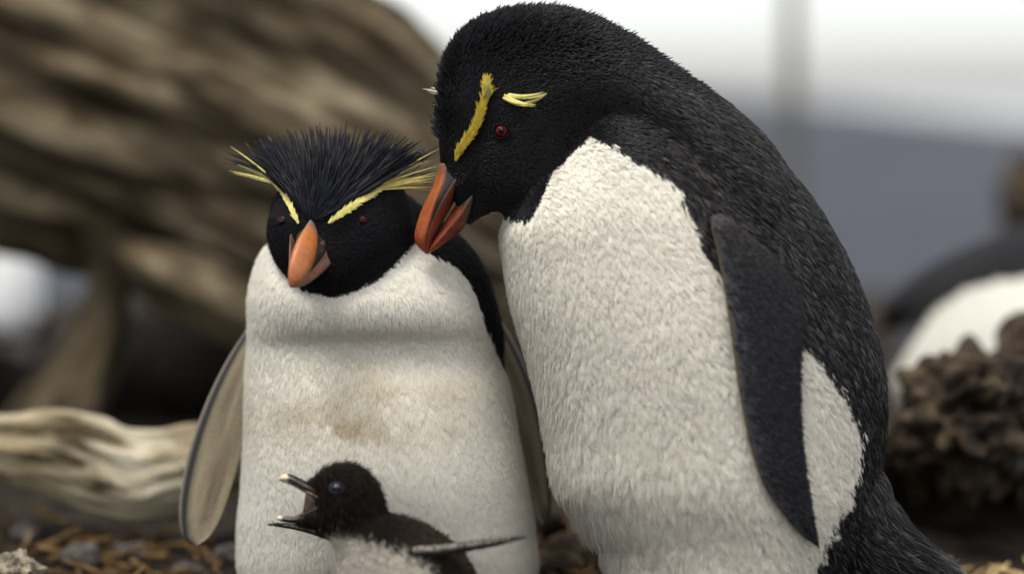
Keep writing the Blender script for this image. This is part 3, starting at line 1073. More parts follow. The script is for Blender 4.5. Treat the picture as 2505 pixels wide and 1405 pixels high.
# ---- flipper of the profile penguin
LE = [(1738, 530), (1742, 565), (1755, 620), (1770, 700), (1785, 800), (1799, 900), (1815, 1000), (1838, 1105), (1868, 1188), (1910, 1252), (1958, 1308), (1994, 1334)]
TE = [(1762, 522), (1800, 548), (1868, 605), (1928, 675), (1958, 742), (1963, 800), (1957, 870), (1955, 960), (1958, 1050), (1968, 1140), (1984, 1240), (2000, 1334)]
le, te = catmull([list(a) + [0] for a in LE], 5)[:, :2], catmull([list(a) + [0] for a in TE], 5)[:, :2]
nu, nv = len(le), 13
G = np.zeros((nu, nv, 3))
for i in range(nu):
    for j in range(nv):
        s = j / (nv - 1)
        G[i, j, :2] = le[i] * (1 - s) + te[i] * s
        G[i, j, 2] = SR.cast(*G[i, j, :2])[0]
for it in range(10):
    g = G[..., 2].copy()
    g[1:-1] = (G[:-2, :, 2] + 2 * G[1:-1, :, 2] + G[2:, :, 2]) / 4
    g[:, 1:-1] = (g[:, :-2] + 2 * g[:, 1:-1] + g[:, 2:]) / 4
    G[..., 2] = g
s = np.linspace(0, 1, nv)[None, :]
uu = np.linspace(0, 1, nu)[:, None]
th = 16 * np.sqrt(np.clip(1 - (2 * s - 1) ** 2, 0, 1)) * (1 - 0.55 * uu) + 2.5
attach = sm(0.0, 0.10, uu)
mid = G[..., 2] - (6 + 22 * attach) - 4
front = np.stack([G[..., 0], G[..., 1], mid - th * 0.7 + 0 * s], -1)
back = np.stack([G[..., 0], G[..., 1], mid + th * 0.5 + 0 * s], -1)
V = np.vstack([front.reshape(-1, 3), back.reshape(-1, 3)])
F = []
o_ = nu * nv
for i in range(nu - 1):
    for j in range(nv - 1):
        a = i * nv + j
        F.append((a, a + 1, a + nv + 1, a + nv))
        F.append((o_ + a, o_ + a + nv, o_ + a + nv + 1, o_ + a + 1))
for i in range(nu - 1):
    a = i * nv
    F.append((a, a + nv, o_ + a + nv, o_ + a))
    b = a + nv - 1
    F.append((b, o_ + b, o_ + b + nv, b + nv))
for j in range(nv - 1):
    F.append((j, o_ + j, o_ + j + 1, j + 1))
    a = (nu - 1) * nv + j
    F.append((a, a + 1, o_ + a + 1, o_ + a))
SL = np.array([0.030, 0.031, 0.036])
ss = np.tile(np.broadcast_to(s, (nu, nv)).ravel(), 2)
cF = np.tile(SL, (len(V), 1)) * (1 + 0.25 * fbm(V * 0.03, 7, 3))[:, None]
cF = lerp(cF, np.array([0.12, 0.088, 0.05]), (ss < 0.02) * 0.8)
flw = W(V)
mesh_obj('flipper', flw, F, M_FLIP, pr_root, attrs={'col': cF}, label='slate black flipper hanging along the white flank')
SF = Surf(flw[:o_], F[0:0] + [q for q in F if max(q) < o_])
fcn = SF.vn
if (fcn[:, 1].mean() > 0):
    SF.vn = -SF.vn
sw = np.clip(np.broadcast_to(s, (nu, nv)).ravel() * 2.2 - 0.15, 0.04, 1)
root, nr = SF.sample(9000, sw)
p = Winv(root)
fl = px2world_dir(np.tile(np.array([[0.75, 0.55, 0.0]]), (len(p), 1)) + 0.15 * rng.normal(0, 1, (len(p), 3)))
topf = sm(700, 560, p[:, 1])
cf = np.array([0.012, 0.0122, 0.014]) * (0.6 + 2.4 * rng.random((len(p), 1)) ** 2) + topf[:, None] * np.array([0.03, 0.022, 0.012]) * rng.random((len(p), 1))
stF = tufts(root, nr, fl, np.full(len(p), 15.0), np.full(len(p), 0.10), cf, per=6, spread=3.0, conv=0.7, rad=0.6, cvar=0.2)
curves_obj('flipper_plumage', *stF, M_BLACK, pr_root, label='short scale like black feathers on the flipper')
for fx_, fy_ in ((1690, -110), (1800, 120)):
    wq = W((fx_, 1520, fy_))
    foot(pr_root, wq[0], wq[1], float(ground_h(np.array([wq[0]]), np.array([wq[1]]))[0]) + 0.002, math.radians(185), 1.0)

# ================================================================== frontal penguin
LDX = 0
lf_root = empty('penguin', W((945, 1520, 170)), label='adult penguin facing front with spiky black crest, yellow brows and stained belly', category='penguin')
body = loft([
    ring(800, 1565, 1100, 1565, 190, 100), ring(650, 1510, 1250, 1510, 185, 180), ring(586, 1410, 1312, 1410, 180, 238), ring(580, 1300, 1306, 1290, 175, 255),
    ring(590, 1190, 1288, 1180, 172, 262), ring(596, 1070, 1266, 1060, 172, 252), ring(598, 975, 1250, 965, 172, 234), ring(601, 900, 1230, 890, 174, 216),
    ring(605, 845, 1230, 835, 175, 220), ring(606, 790, 1222, 780, 172, 250), ring(606, 735, 1206, 722, 172, 252), ring(616, 680, 1184, 660, 176, 228), ring(638, 620, 1148, 604, 188, 195), ring(680, 560, 1096, 556, 195, 165),
    ring(720, 480, 1000, 480, 170, 130)], k=8, seg=72)
head = loft([
    ring(800, 392, 860, 392, 85, 30), ring(735, 412, 930, 412, 80, 100), ring(682, 465, 985, 462, 72, 148), ring(658, 530, 1010, 525, 62, 166),
    ring(655, 590, 1012, 580, 52, 166), ring(678, 650, 975, 640, 34, 146), ring(722, 700, 905, 695, 6, 100), ring(780, 722, 840, 721, -16, 40)], k=8, seg=64)
legl = loft([ring(620, 1440, 840, 1440, 110, 130), ring(650, 1500, 830, 1500, 110, 110), ring(700, 1550, 800, 1550, 115, 55)], k=5, seg=30)
legr = loft([ring(1050, 1440, 1290, 1440, 110, 130), ring(1070, 1500, 1260, 1500, 110, 110), ring(1110, 1550, 1220, 1550, 115, 55)], k=5, seg=30)
co, fc = union([body, head, legl, legr])
P = Winv(co)
SL_ = Surf(co, fc)
WHITE_L = [(640, 588), (656, 600), (672, 640), (694, 672), (738, 710), (770, 721), (806, 727), (850, 721), (880, 710), (930, 682), (962, 657), (1000, 615), (1018, 592), (1052, 622), (1095, 640), (1130, 668), (1160, 722), (1192, 800), (1226, 885), (1275, 985), (1310, 1080),
           (1340, 1180), (1360, 1300), (1370, 1620), (520, 1620), (520, 800), (590, 690), (618, 640)]
isw = inpoly(P[:, 0], P[:, 1], WHITE_L) & (P[:, 2] < 300)
def stain(p_):
    big = np.exp(-((p_[:, 0] - 920) / 330) ** 2 - ((p_[:, 1] - 975) / 120) ** 2) * (0.50 + 0.45 * fbm(p_ * np.array([0.010, 0.016, 0.010]), 91, 4))
    band = np.exp(-((p_[:, 0] - 860) / 150) ** 2 - ((p_[:, 1] - 1035 - 0.05 * (p_[:, 0] - 860)) / 32) ** 2) * (0.45 + 0.8 * fbm(p_ * 0.03, 95, 4))
    return np.clip(0.85 * big + 0.75 * band, 0, 1)


STAIN = np.array([0.36, 0.275, 0.125])
cl = np.where(isw[:, None], lerp(np.tile(WHITE * 0.8, (len(P), 1)), STAIN, stain(P) * 0.75), BLACK)
mesh_obj('body', co, fc, M_BODY, lf_root, attrs={'col': cl})

flow_l = [(900, 760, 0, 1, 0), (700, 740, -.15, 1, 0), (1100, 740, .15, 1, 0), (900, 1000, 0, 1, 0), (900, 1300, 0, 1, 0), (640, 1000, 0, 1, 0), (1220, 1000, .1, 1, 0), (660, 650, -.1, 1, 0), (1050, 650, .2, 1, 0), (1150, 650, .3, 1, .3),
          (760, 500, 0, -1, 0), (800, 450, 0, -1, 0), (700, 480, -.5, -.9, 0), (900, 480, .5, -.9, 0), (690, 600, -.4, .6, 0), (860, 600, .9, .2, 0), (950, 560, .9, .1, 0), (900, 660, .6, .9, 0), (780, 700, 0, 1, 0), (820, 650, .3, 1, 0), (720, 660, -.3, 1, 0), (990, 600, .7, .8, 0)]
root, nr = SL_.sample(30000, region_weights(SL_, isw.astype(float)))
p = Winv(root)
k_ = inpoly(p[:, 0] + rng.normal(0, 3, len(p)), p[:, 1] + rng.normal(0, 3, len(p)), WHITE_L) & (p[:, 2] < 300)
root, nr, p = root[k_], nr[k_], p[k_]
fl = norm(px2world_dir(flowfield(p, flow_l))) + 0.07 * np.stack([fbm(p * 0.02, 160 + q, 2) for q in range(3)], -1)
Lw = np.interp(p[:, 1], [560, 700, 800, 1000, 1400], [20, 26, 30, 28, 28])
cw = lerp(np.tile(WHITE, (len(p), 1)) * (0.96 + 0.05 * fbm(p * 0.01, 170, 2))[:, None], STAIN, stain(p) * 0.7)
setW = tufts(root, nr, fl, Lw, np.full(len(p), 0.05), cw, per=10, spread=7.0, conv=0.05, rad=0.75, cvar=0.022, turn=0.05)
curves_obj('white_plumage', *setW, M_WHITE, lf_root, label='smooth white breast plumage stained yellow brown on the belly')
# black face and shoulders
bw = (~isw).astype(float) * np.where((P[:, 1] < 740) & (P[:, 0] < 1050), 1.6, 0.35) * np.where(P[:, 2] > 330, 0.25, 1.0)
root, nr = SL_.sample(22000, region_weights(SL_, bw))
p = Winv(root)
k_ = ~(inpoly(p[:, 0] + rng.normal(0, 1, len(p)), p[:, 1] + rng.normal(0, 1, len(p)), WHITE_L) & (p[:, 2] < 300))
root, nr, p = root[k_], nr[k_], p[k_]
fl = px2world_dir(flowfield(p, flow_l))
hd_ = sm(760, 700, p[:, 1]) * sm(1060, 1010, p[:, 0])
edge = segdist(p[:, 0], p[:, 1], WHITE_L[1:17])
Lb = np.where(hd_ > 0.5, 5.5 + 4.5 * sm(0, 40, edge), 24)
cb = BLACK * (0.9 + 0.7 * rng.random((len(p), 1)))
setB = tufts(root, nr, fl, Lb, np.full(len(p), 0.18), cb, per=8, spread=3.0, conv=0.7, rad=0.5, cvar=0.2, turn=0.12)
curves_obj('black_plumage', *setB, M_FACE, lf_root, label='short black feathers of face and shoulders')

# spiky crest
NCR = 1100
a = rng.uniform(-1, 1, NCR)                    # across the crown
b = rng.random(NCR) ** 0.8                     # forehead (0) to crown (1)
x0 = 772 + 40 * b + a * (16 + 130 * b)
y0 = 540 - 122 * b + 14 * (a ** 2) * b
tipx = 815 + a * (70 + 175 * b) + 30 * a * np.abs(a) * b
tipy = y0 - (45 + 95 * b) * (1 - 0.62 * a ** 2 * b) - rng.uniform(0, 20, NCR) * b
top_env = np.interp(tipx, [590, 640, 700, 780, 850, 930, 1000, 1060], [362, 345, 322, 306, 303, 318, 332, 350])
tipy = np.maximum(tipy, top_env + rng.uniform(-8, 40, NCR))
r0, n0, t0 = [], [], []
for i in range(NCR):
    d, nn = SL_.cast(x0[i], y0[i])
    d = min(d, 120)
    r0.append((x0[i], y0[i], d - 4))
    t0.append((tipx[i], tipy[i], d + 10 + 95 * b[i] * rng.uniform(0.3, 1)))
    n0.append(nn)
r0, t0, n0 = np.array(r0), np.array(t0), norm(np.array(n0))
per = 4
I = np.repeat(np.arange(NCR), per)
off = rng.normal(0, 1, (len(I), 3)) * 2.2
R0 = r0[I] + off
T0 = t0[I] + off * 0.08 + rng.normal(0, 1, (len(I), 3)) * 0.8
C0 = R0 * 0.5 + T0 * 0.5 + np.stack([np.zeros(len(I)), -4 - 6 * b[I], -26 * (0.4 + b[I])], -1)
s = np.linspace(0, 1, 7)[None, :, None]
PT = (1 - s) ** 2 * R0[:, None] + 2 * s * (1 - s) * C0[:, None] + s ** 2 * T0[:, None]
rr = (1.45 / S) * (1 - 0.85 * s[..., 0] ** 2) * rng.uniform(0.6, 1.2, (len(I), 1))
cc = np.array([0.0050, 0.0054, 0.0085]) * (0.6 + 1.0 * rng.random((NCR, 1)))[I]
curves_obj('crest', W(PT), rr, cc, n0[I], M_CREST, lf_root, label='fan of long spiky blue black crest feathers')
# a few outlying long black spikes
M_SPIKE = plain('black_spike', (0.012, 0.012, 0.016), rough=0.4)
for (xa, ya, xb, yb, d) in ((660, 440, 598, 345, 120), (668, 430, 612, 372, 110), (676, 420, 634, 338, 120), (690, 412, 655, 330, 130), (985, 430, 1056, 342, 140), (990, 440, 1062, 372, 140), (975, 425, 1010, 330, 140), (985, 445, 1068, 398, 140),
                            (980, 425, 1035, 350, 140), (985, 450, 1070, 415, 140), (655, 445, 588, 372, 110), (940, 410, 975, 322, 140), (965, 420, 1000, 345, 140)):
    plume('crest_spike', bez((xa, ya, d - 40), (xb, yb, d), (0, -8, -10)), 3.0, lf_root, M_SPIKE)

# brows and yellow plumes
stripe('eyebrow', SL_, [(729, 546), (716, 520), (700, 490), (684, 464), (668, 446)], [3, 7, 8, 8, 6], lf_root, PALEYEL * np.array([1, 0.97, 0.8]), n=500, L=16, off=16, rad=0.8)
stripe('eyebrow', SL_, [(804, 546), (832, 524), (862, 504), (895, 482), (925, 462)], [3, 10, 13, 9, 6], lf_root, PALEYEL * np.array([1, 0.96, 0.7]), n=640, L=16, off=16, rad=0.8)
for (xa, ya, xb, yb, wd) in ((672, 440, 562, 418, 3.2), (672, 436, 580, 402, 3.2), (670, 438, 600, 412, 4.5), (668, 434, 600, 388, 2.4), (660, 428, 564, 358, 2.6), (668, 442, 570, 424, 3.5), (674, 444, 610, 428, 4.0), (664, 430, 620, 400, 2.5)):
    d, _ = SL_.cast(xa + 14, ya + 10)
    d = min(d, 90)
    plume('crest_plume', bez((xa + 6, ya + 8, d - 14), (xb, yb, d + 30), (4, -2, -10)), wd, lf_root, M_PLUME)
for (xa, ya, xb, yb, wd) in ((935, 440, 1078, 362, 2.6), (935, 442, 1075, 405, 2.8), (938, 446, 1072, 428, 3.4), (940, 450, 1066, 436, 3.8), (942, 446, 1064, 444, 4.0), (945, 452, 1062, 458, 3.0), (940, 440, 1050, 392, 2.3), (950, 450, 1068, 422, 3.0), (950, 448, 1040, 450, 3.0), (938, 444, 1030, 430, 3.2), (945, 446, 1060, 465, 2.0)):
    d, _ = SL_.cast(xa - 14, ya + 10)
    d = min(d, 90)
    plume('crest_plume', bez((xa - 10, ya + 12, d - 14), (xb, yb, d + 55), (-6, -3, -10)), wd, lf_root, M_PLUME)

# eyes
for (ex, ey) in ((886, 541), (694, 542)):
    d0, _ = SL_.cast(ex, ey)
    e = ball('eye', (ex, ey, d0 + (10 if ex > 800 else 14)), 16, plain('dark_red_iris', (0.022, 0.004, 0.003), rough=0.45, spec=0.15, var=0.3, bscale=300), lf_root)
    ball('pupil', (ex - 3, ey + 1, d0 + 1), 7.0, plain('dull_pupil', (0.003, 0.002, 0.002), rough=0.4, spec=0.2), e)

# beak: comes forward and down to the left
def ring3(c, up, side):
    return ringv(c, up, side)


# broad base: dark feathered skin between the plates
bs = [ring3((772, 586, -78), (-4, -34, -6), (48, 2, 12)), ring3((763, 606, -112), (-8, -32, -12), (40, 2, 8)), ring3((750, 634, -146), (-10, -26, -14), (30, 2, 4)), ring3((736, 662, -178), (-9, -18, -12), (20, 1, 0)), ring3((722, 686, -204), (-5, -9, -6), (10, 1, 0)), ring3((713, 699, -216), (-1, -3, -2), (3, 0, 0))]
beak_loft('beak_core', bs, lf_root, lambda u, v, P_: np.clip(DRK * (1 + 0.8 * fbm(P_ * 0.08, 3, 3))[:, None], 0.003, 1))
bx = [ring3((763, 552, -94), (-3, -14, -8), (9, 1, 4)), ring3((760, 572, -118), (-6, -20, -12), (17, 2, 2)), ring3((751, 602, -148), (-11, -26, -15), (23, 2, 0)), ring3((740, 634, -178), (-13, -27, -16), (24, 2, 0)), ring3((729, 662, -202), (-12, -22, -13), (20, 2, 0)),
      ring3((719, 685, -218), (-8, -14, -9), (13, 1, 0)), ring3((713, 698, -225), (-3, -5, -4), (5, 0, 0)), ring3((711, 703, -227), (-1, -1, -1), (1.5, 0, 0))]


def culmen_colour(u, v, P_):
    n = fbm(P_ * 0.06, 5, 3)
    c = lerp(ORG * np.array([1.15, 1.45, 1.3]), RED * np.array([1.15, 1.5, 1.3]), sm(0.55, 1.0, u + 0.12 * n))
    c = lerp(c, np.array([0.17, 0.14, 0.13]), sm(0.20, 0.04, u))
    a = np.minimum(v, 1 - v) * 2
    c = lerp(c, TAN, sm(0.45, 0.75, a) * 0.7)
    return np.clip(c * (1 + 0.12 * n)[:, None], 0.003, 1)


beak_loft('upper_mandible', bx, lf_root, culmen_colour)


def plate_colour(u, v, P_):
    n = fbm(P_ * 0.07, 8, 3)
    c = lerp(TAN * 0.9, RED * np.array([1.0, 1.5, 1.4]), sm(0.2, 0.9, u + 0.3 * n) * 0.75)
    return np.clip(c * (1 + 0.2 * n)[:, None], 0.003, 1)


pl = [ring3((820, 584, -84), (-5, -7, -4), (8, 5, 8)), ring3((806, 602, -100), (-10, -13, -8), (12, 9, 10)), ring3((782, 634, -132), (-11, -14, -10), (14, 10, 8)), ring3((756, 664, -168), (-9, -12, -9), (12, 8, 6)), ring3((734, 688, -200), (-6, -8, -6), (8, 5, 4)), ring3((717, 701, -222), (-2, -2, -2), (2, 2, 2))]
beak_loft('side_plate', pl, lf_root, plate_colour)
pl = [ring3((716, 580, -66), (-4, -8, -4), (6, 0, 8)), ring3((717, 604, -100), (-6, -11, -6), (8, 0, 8)), ring3((716, 640, -140), (-6, -11, -8), (8, 0, 6)), ring3((713, 675, -185), (-4, -8, -6), (6, 0, 4)), ring3((711, 700, -220), (-1, -2, -2), (2, 0, 2))]
beak_loft('side_plate', pl, lf_root, plate_colour)
bx2 = [ring3((800, 616, -84), (-6, -20, -4), (34, 2, 10)), ring3((782, 640, -116), (-6, -19, -8), (28, 2, 6)), ring3((762, 664, -150), (-6, -16, -8), (22, 2, 2)), ring3((742, 684, -182), (-5, -12, -8), (16, 1, 0)), ring3((726, 696, -208), (-4, -7, -5), (9, 1, 0)), ring3((715, 702, -220), (-1, -2, -1), (3, 0, 0))]
beak_loft('lower_mandible', bx2, lf_root, plate_colour)


def side_flipper(outer, inner, depth, parent, label, flip=False):
    oe, ie = catmull([list(a) + [0] for a in outer], 5)[:, :2], catmull([list(a) + [0] for a in inner], 5)[:, :2]
    n = len(oe)
    R = []
    dd = np.linspace(depth[0], depth[1], n)
    for i in range(n):
        c = (oe[i] + ie[i]) / 2
        hw = (oe[i] - ie[i]) / 2
        R.append(ringv((c[0], c[1], dd[i]), (hw[0], hw[1], 25), (0, 0, 9 + 9 * (1 - i / n))))
    v, f, uv = loft(R, k=1, seg=32)
    a = np.minimum(uv[:, 1], 1 - uv[:, 1]) * 2      # 0 outer edge .. 1 inner edge
    front = uv[:, 1] > 0.5
    base = np.array([0.19, 0.155, 0.10])
    c = np.tile(base, (len(v), 1)) * (1 + 0.35 * fbm(np.stack([uv[:, 0] * 3.0, a * 9, a * 0], -1), 44, 4))[:, None]
    c = lerp(c, base * 1.45, sm(0.72, 0.95, a))
    c = lerp(c, np.array([0.02, 0.02, 0.02]), sm(0.34, 0.26, a) * sm(0.10, 0.16, a))
    c = lerp(c, np.array([0.24, 0.21, 0.18]), sm(0.14, 0.08, a))
    c = lerp(c, np.array([0.03, 0.03, 0.028]), sm(0.80, 1.0, uv[:, 0] + 0.10 * fbm(v * 0.05, 3, 3)) * sm(0.8, 0.6, a))
    c[~front] = np.array([0.016, 0.016, 0.018])
    return mesh_obj('flipper', W(v), f, M_FLIP, parent, attrs={'col': c}, label=label)


side_flipper([(640, 735), (606, 800), (560, 872), (520, 948), (484, 1035), (458, 1120), (442, 1200), (438, 1265), (448, 1318), (470, 1335)],
             [(660, 790), (640, 860), (622, 940), (610, 1010), (596, 1080), (580, 1150), (560, 1215), (540, 1270), (512, 1315), (480, 1336)], (215, 170), lf_root, 'flipper seen from its pale brown underside with a dark edge')
side_flipper([(1150, 690), (1200, 745), (1245, 815), (1282, 890), (1310, 960), (1330, 1040), (1342, 1120), (1350, 1200), (1348, 1255), (1335, 1285)],
             [(1160, 790), (1190, 850), (1215, 920), (1235, 980), (1250, 1050), (1268, 1110), (1285, 1170), (1300, 1225), (1315, 1265), (1328, 1286)], (230, 250), lf_root, 'flipper half hidden between the two adult bodies')
for fx_, fy_ in ((740, 60), (1160, 70)):
    wq = W((fx_, 1520, fy_))
    foot(lf_root, wq[0], wq[1], float(ground_h(np.array([wq[0]]), np.array([wq[1]]))[0]) + 0.002, math.radians(-90), 1.0)

# ================================================================== chick
DC = -245
ck_root = empty('penguin_chick', W((1000, 1590, DC)), label='small downy dark penguin chick calling with its beak wide open', category='penguin chick')
body = loft([ring(930, 1640, 1110, 1640, DC, 70), ring(850, 1570, 1185, 1570, DC, 110), ring(842, 1480, 1172, 1460, DC, 112), ring(836, 1400, 1135, 1375, DC, 105), ring(828, 1350, 1075, 1318, DC, 90), ring(815, 1322, 1000, 1282, DC, 74),
             ring(800, 1305, 948, 1270, DC, 66), ring(786, 1285, 932, 1245, DC, 68), ring(772, 1250, 924, 1215, DC, 71), ring(768, 1205, 908, 1182, DC, 70), ring(788, 1166, 880, 1156, DC, 52), ring(815, 1147, 850, 1146, DC, 22)], k=7, seg=48)
cheek = loft([ring(722, 1272, 726, 1284, DC, 14), ring(750, 1255, 757, 1290, DC, 30), ring(780, 1235, 800, 1300, DC, 45), ring(820, 1210, 840, 1300, DC, 50)], k=5, seg=28)
browl = loft([ring(752, 1184, 757, 1206, DC, 18), ring(770, 1172, 782, 1220, DC, 36), ring(800, 1160, 810, 1225, DC, 50)], k=5, seg=28)
co, fc = union([body, cheek, browl], voxel=0.002, smooth=4)
P = Winv(co)
SC = Surf(co, fc)
WHITE_C = [(786, 1308), (830, 1304), (862, 1312), (905, 1330), (955, 1345), (1000, 1362), (1040, 1385), (1070, 1420), (1090, 1480), (1080, 1680), (780, 1680), (780, 1400)]
isw = inpoly(P[:, 0], P[:, 1], WHITE_C) & (SC.vn[:, 1] < 0.5)
CB = np.array([0.014, 0.011, 0.009]); CW = np.array([0.64, 0.58, 0.49])
mesh_obj('body', co, fc, M_BODY, ck_root, attrs={'col': np.where(isw[:, None], CW, CB)})
root, nr = SC.sample(24000, region_weights(SC))
p = Winv(root)
k_ = ~((p[:, 0] < 792) & (p[:, 1] > 1192) & (p[:, 1] < 1262) & (p[:, 0] < 740 + 46))
k_ &= np.hypot((p[:, 0] - 823) / 21, (p[:, 1] - 1195) / 14) > 1
root, nr, p = root[k_], nr[k_], p[k_]
wm = inpoly(p[:, 0] + rng.normal(0, 7, len(p)), p[:, 1] + rng.normal(0, 7, len(p)), WHITE_C)
fl_c = [(780, 1180, .6, -.5, 0), (830, 1150, .8, -.2, 0), (900, 1190, .4, 1, 0), (930, 1270, .3, 1, 0), (820, 1260, .5, .8, 0), (760, 1280, .6, .5, 0), (860, 1350, .1, 1, 0), (1000, 1350, .5, .9, 0), (1100, 1400, .5, .9, 0), (870, 1220, .8, .5, 0), (1000, 1290, .8, .3, 0)]
fl = px2world_dir(flowfield(p, fl_c)) + 0.25 * rng.normal(0, 1, (len(p), 3)) * 0.3
cc = np.where(wm[:, None], CW * (0.85 + 0.25 * rng.random((len(p), 1))), CB * (0.7 + 0.9 * rng.random((len(p), 1))))
brown = sm(950, 1020, p[:, 0]) * (~wm)
cc = cc + brown[:, None] * np.array([0.020, 0.013, 0.008])
Lc = np.interp(p[:, 0], [700, 780, 850, 950], [7, 11, 16, 20])
stc = tufts(root, nr, fl, Lc, np.where(p[:, 0] < 960, 0.62, 0.5), cc, per=6, spread=3.5, conv=0.15, rad=0.36, wob=0.3, turn=0.15)
r2, n2_ = SC.sample(1700, region_weights(SC, (P[:, 1] < 1300) * (P[:, 0] > 770) + 0.3 * (P[:, 0] > 900)))
p2 = Winv(r2)
kk = (np.hypot((p2[:, 0] - 823) / 30, (p2[:, 1] - 1195) / 22) > 1) & ~inpoly(p2[:, 0], p2[:, 1], WHITE_C)
r2, n2_, p2 = r2[kk], n2_[kk], p2[kk]
fz = tufts(r2, n2_, px2world_dir(flowfield(p2, fl_c)), np.full(len(r2), 24.0), np.full(len(r2), 0.85), np.tile(CB, (len(r2), 1)), per=3, spread=3, conv=0.3, rad=0.55, wob=0.25, turn=0.4)
stc = cat([stc, fz])
curves_obj('down', *stc, M_DOWN, ck_root, label='fluffy dark down with a grey white breast')
# beak
def chick_colour(tip0, tip1, top):
    def fn(u, v, P_):
        n = fbm(P_ * 0.08, 25, 3)
        c = np.tile(np.array([0.006, 0.0055, 0.006]), (len(u), 1))
        if top:
            under = np.exp(-((v - 0.5) / 0.16) ** 2)
            c = lerp(c, np.array([0.26, 0.17, 0.12]), under * 0.9)
        else:
            under = np.exp(-(np.minimum(v, 1 - v) / 0.13) ** 2)
            c = lerp(c, np.array([0.22, 0.16, 0.12]), under * 0.8)
        c = lerp(c, np.array([0.66, 0.54, 0.38]), sm(tip0, tip1, u + 0.05 * n))
        return np.clip(c * (1 + 0.2 * n)[:, None], 0.003, 1)
    return fn


ub = [ring(782, 1182, 790, 1240, DC, 34), ring(756, 1180, 762, 1218, DC, 30), ring(736, 1172, 738, 1203, DC, 24), ring(716, 1163, 716, 1190, DC, 18), ring(700, 1160, 698, 1183, DC, 13), ring(688, 1165, 687, 1178, DC, 7), ring(681, 1174, 683, 1179, DC, 2)]
beak_loft('upper_mandible', ub, ck_root, chick_colour(0.58, 0.66, True), k=6, seg=36)
lb = [ring(786, 1232, 792, 1282, DC, 32), ring(764, 1247, 764, 1287, DC, 28), ring(742, 1257, 738, 1287, DC, 22), ring(716, 1264, 712, 1283, DC, 16), ring(697, 1264, 694, 1279, DC, 11), ring(684, 1264, 682, 1275, DC, 6), ring(677, 1267, 677, 1271, DC, 2)]
beak_loft('lower_mandible', lb, ck_root, chick_colour(0.70, 0.76, False), k=6, seg=36)
mo = loft([ring(748, 1204, 740, 1258, DC + 16, 5), ring(762, 1208, 758, 1256, DC + 12, 16), ring(782, 1216, 782, 1250, DC, 24), ring(800, 1226, 800, 1240, DC, 14)], k=5, seg=24)
mesh_obj('mouth_lining', W(mo[0]), mo[1], M_MOUTH, ck_root)
gp = bez((747, 1204, DC - 20), (748, 1256, DC - 24), (76, 0, -30), 8)
plume('gape_edge', gp, 3.0, ck_root, plain('gape_skin', (0.30, 0.2, 0.15), rough=0.4), thick=0.9)
d0, _ = SC.cast(823, 1195)
e = ball('eye', (823, 1195, d0 + 4), 16, M_CHICKEYE, ck_root, flat=(1.0, 0.72, 0.8))
torus('eyelid', (823, 1195, d0 - 5), (0, 0, -1), 17.0, 1.5, M_RIM, ck_root, 1.03, 0.68)


def chick_wing(pts, wid, label):
    pts = np.asarray(pts, float)
    R = []
    for i, q in enumerate(pts):
        t = norm(pts[min(i + 1, len(pts) - 1)] - pts[max(i - 1, 0)])
        sd = norm(np.cross(t, [0, 0, 1.0]))
        R.append(ringv(q, sd * wid[i], np.array([0, 0, 1.0]) * wid[i] * 2.2))
    v, f, uv = loft(R, k=6, seg=24)
    a = np.minimum(uv[:, 1], 1 - uv[:, 1]) * 2
    c = np.tile(np.array([0.05, 0.045, 0.04]), (len(v), 1)) * (1 + 0.3 * fbm(v * 0.05, 14, 3))[:, None]
    c = lerp(c, np.array([0.20, 0.18, 0.15]), sm(0.60, 0.40, a) * (1 - uv[:, 0]))
    o = mesh_obj('flipper', W(v), f, M_FLIP, ck_root, attrs={'col': np.clip(c, 0.005, 1)}, label=label)
    s_ = Surf(W(v), f)
    r_, n_ = s_.sample(900)
    q = Winv(r_)
    dr = W(pts[-1]) - W(pts[0])
    st = tufts(r_, n_, np.tile(dr, (len(r_), 1)), np.full(len(r_), 12.0), np.full(len(r_), 0.2), np.tile(np.array([0.045, 0.04, 0.035]), (len(r_), 1)) * (0.6 + 1.0 * rng.random((len(r_), 1))), per=5, spread=3, conv=0.5, rad=0.45)
    curves_obj('flipper_down', *st, M_DOWN, ck_root)
    return o


chick_wing([(1010, 1352, DC - 70), (1070, 1348, DC - 96), (1130, 1340, DC - 112), (1200, 1330, DC - 125), (1255, 1320, DC - 135), (1284, 1316, DC - 140)], [16, 15, 13, 10, 6, 2], 'stubby flipper stretched backwards')
chick_wing([(845, 1326, DC + 62), (800, 1312, DC + 84), (750, 1297, DC + 96), (700, 1288, DC + 104), (662, 1285, DC + 108)], [10, 9, 7, 5, 2], 'far flipper stretched forwards under the beak')
for fx_, fy_ in ((960, DC - 50), (1040, DC + 50)):
    wq = W((fx_, 1590, fy_))
    foot(ck_root, wq[0], wq[1], float(ground_h(np.array([wq[0]]), np.array([wq[1]]))[0]) + 0.001, math.radians(200), 0.55)

# ================================================================== far penguins
Y4 = 0.80 * S
bk_root = empty('penguin', W((2600, 1180, Y4)), label='penguin bowing behind the craggy earth, dark back and cream belly', category='penguin')
body = loft([ring(2440, 1260, 2760, 1260, Y4, 150), ring(2330, 1180, 2860, 1170, Y4, 230), ring(2240, 1060, 2900, 1040, Y4, 260), ring(2190, 960, 2880, 900, Y4, 260), ring(2185, 880, 2820, 740, Y4, 250), ring(2195, 830, 2680, 610, Y4, 220), ring(2200, 810, 2540, 545, Y4, 190), ring(2200, 795, 2400, 590, Y4, 150), ring(2190, 790, 2290, 640, Y4, 110), ring(2170, 790, 2215, 690, Y4, 80), ring(2150, 780, 2165, 735, Y4, 40)], k=6, seg=48)
bill = loft([ring(2185, 740, 2200, 800, Y4, 30), ring(2160, 765, 2175, 810, Y4, 22), ring(2140, 795, 2150, 815, Y4, 12), ring(2128, 815, 2132, 820, Y4, 3)], k=4, seg=20)
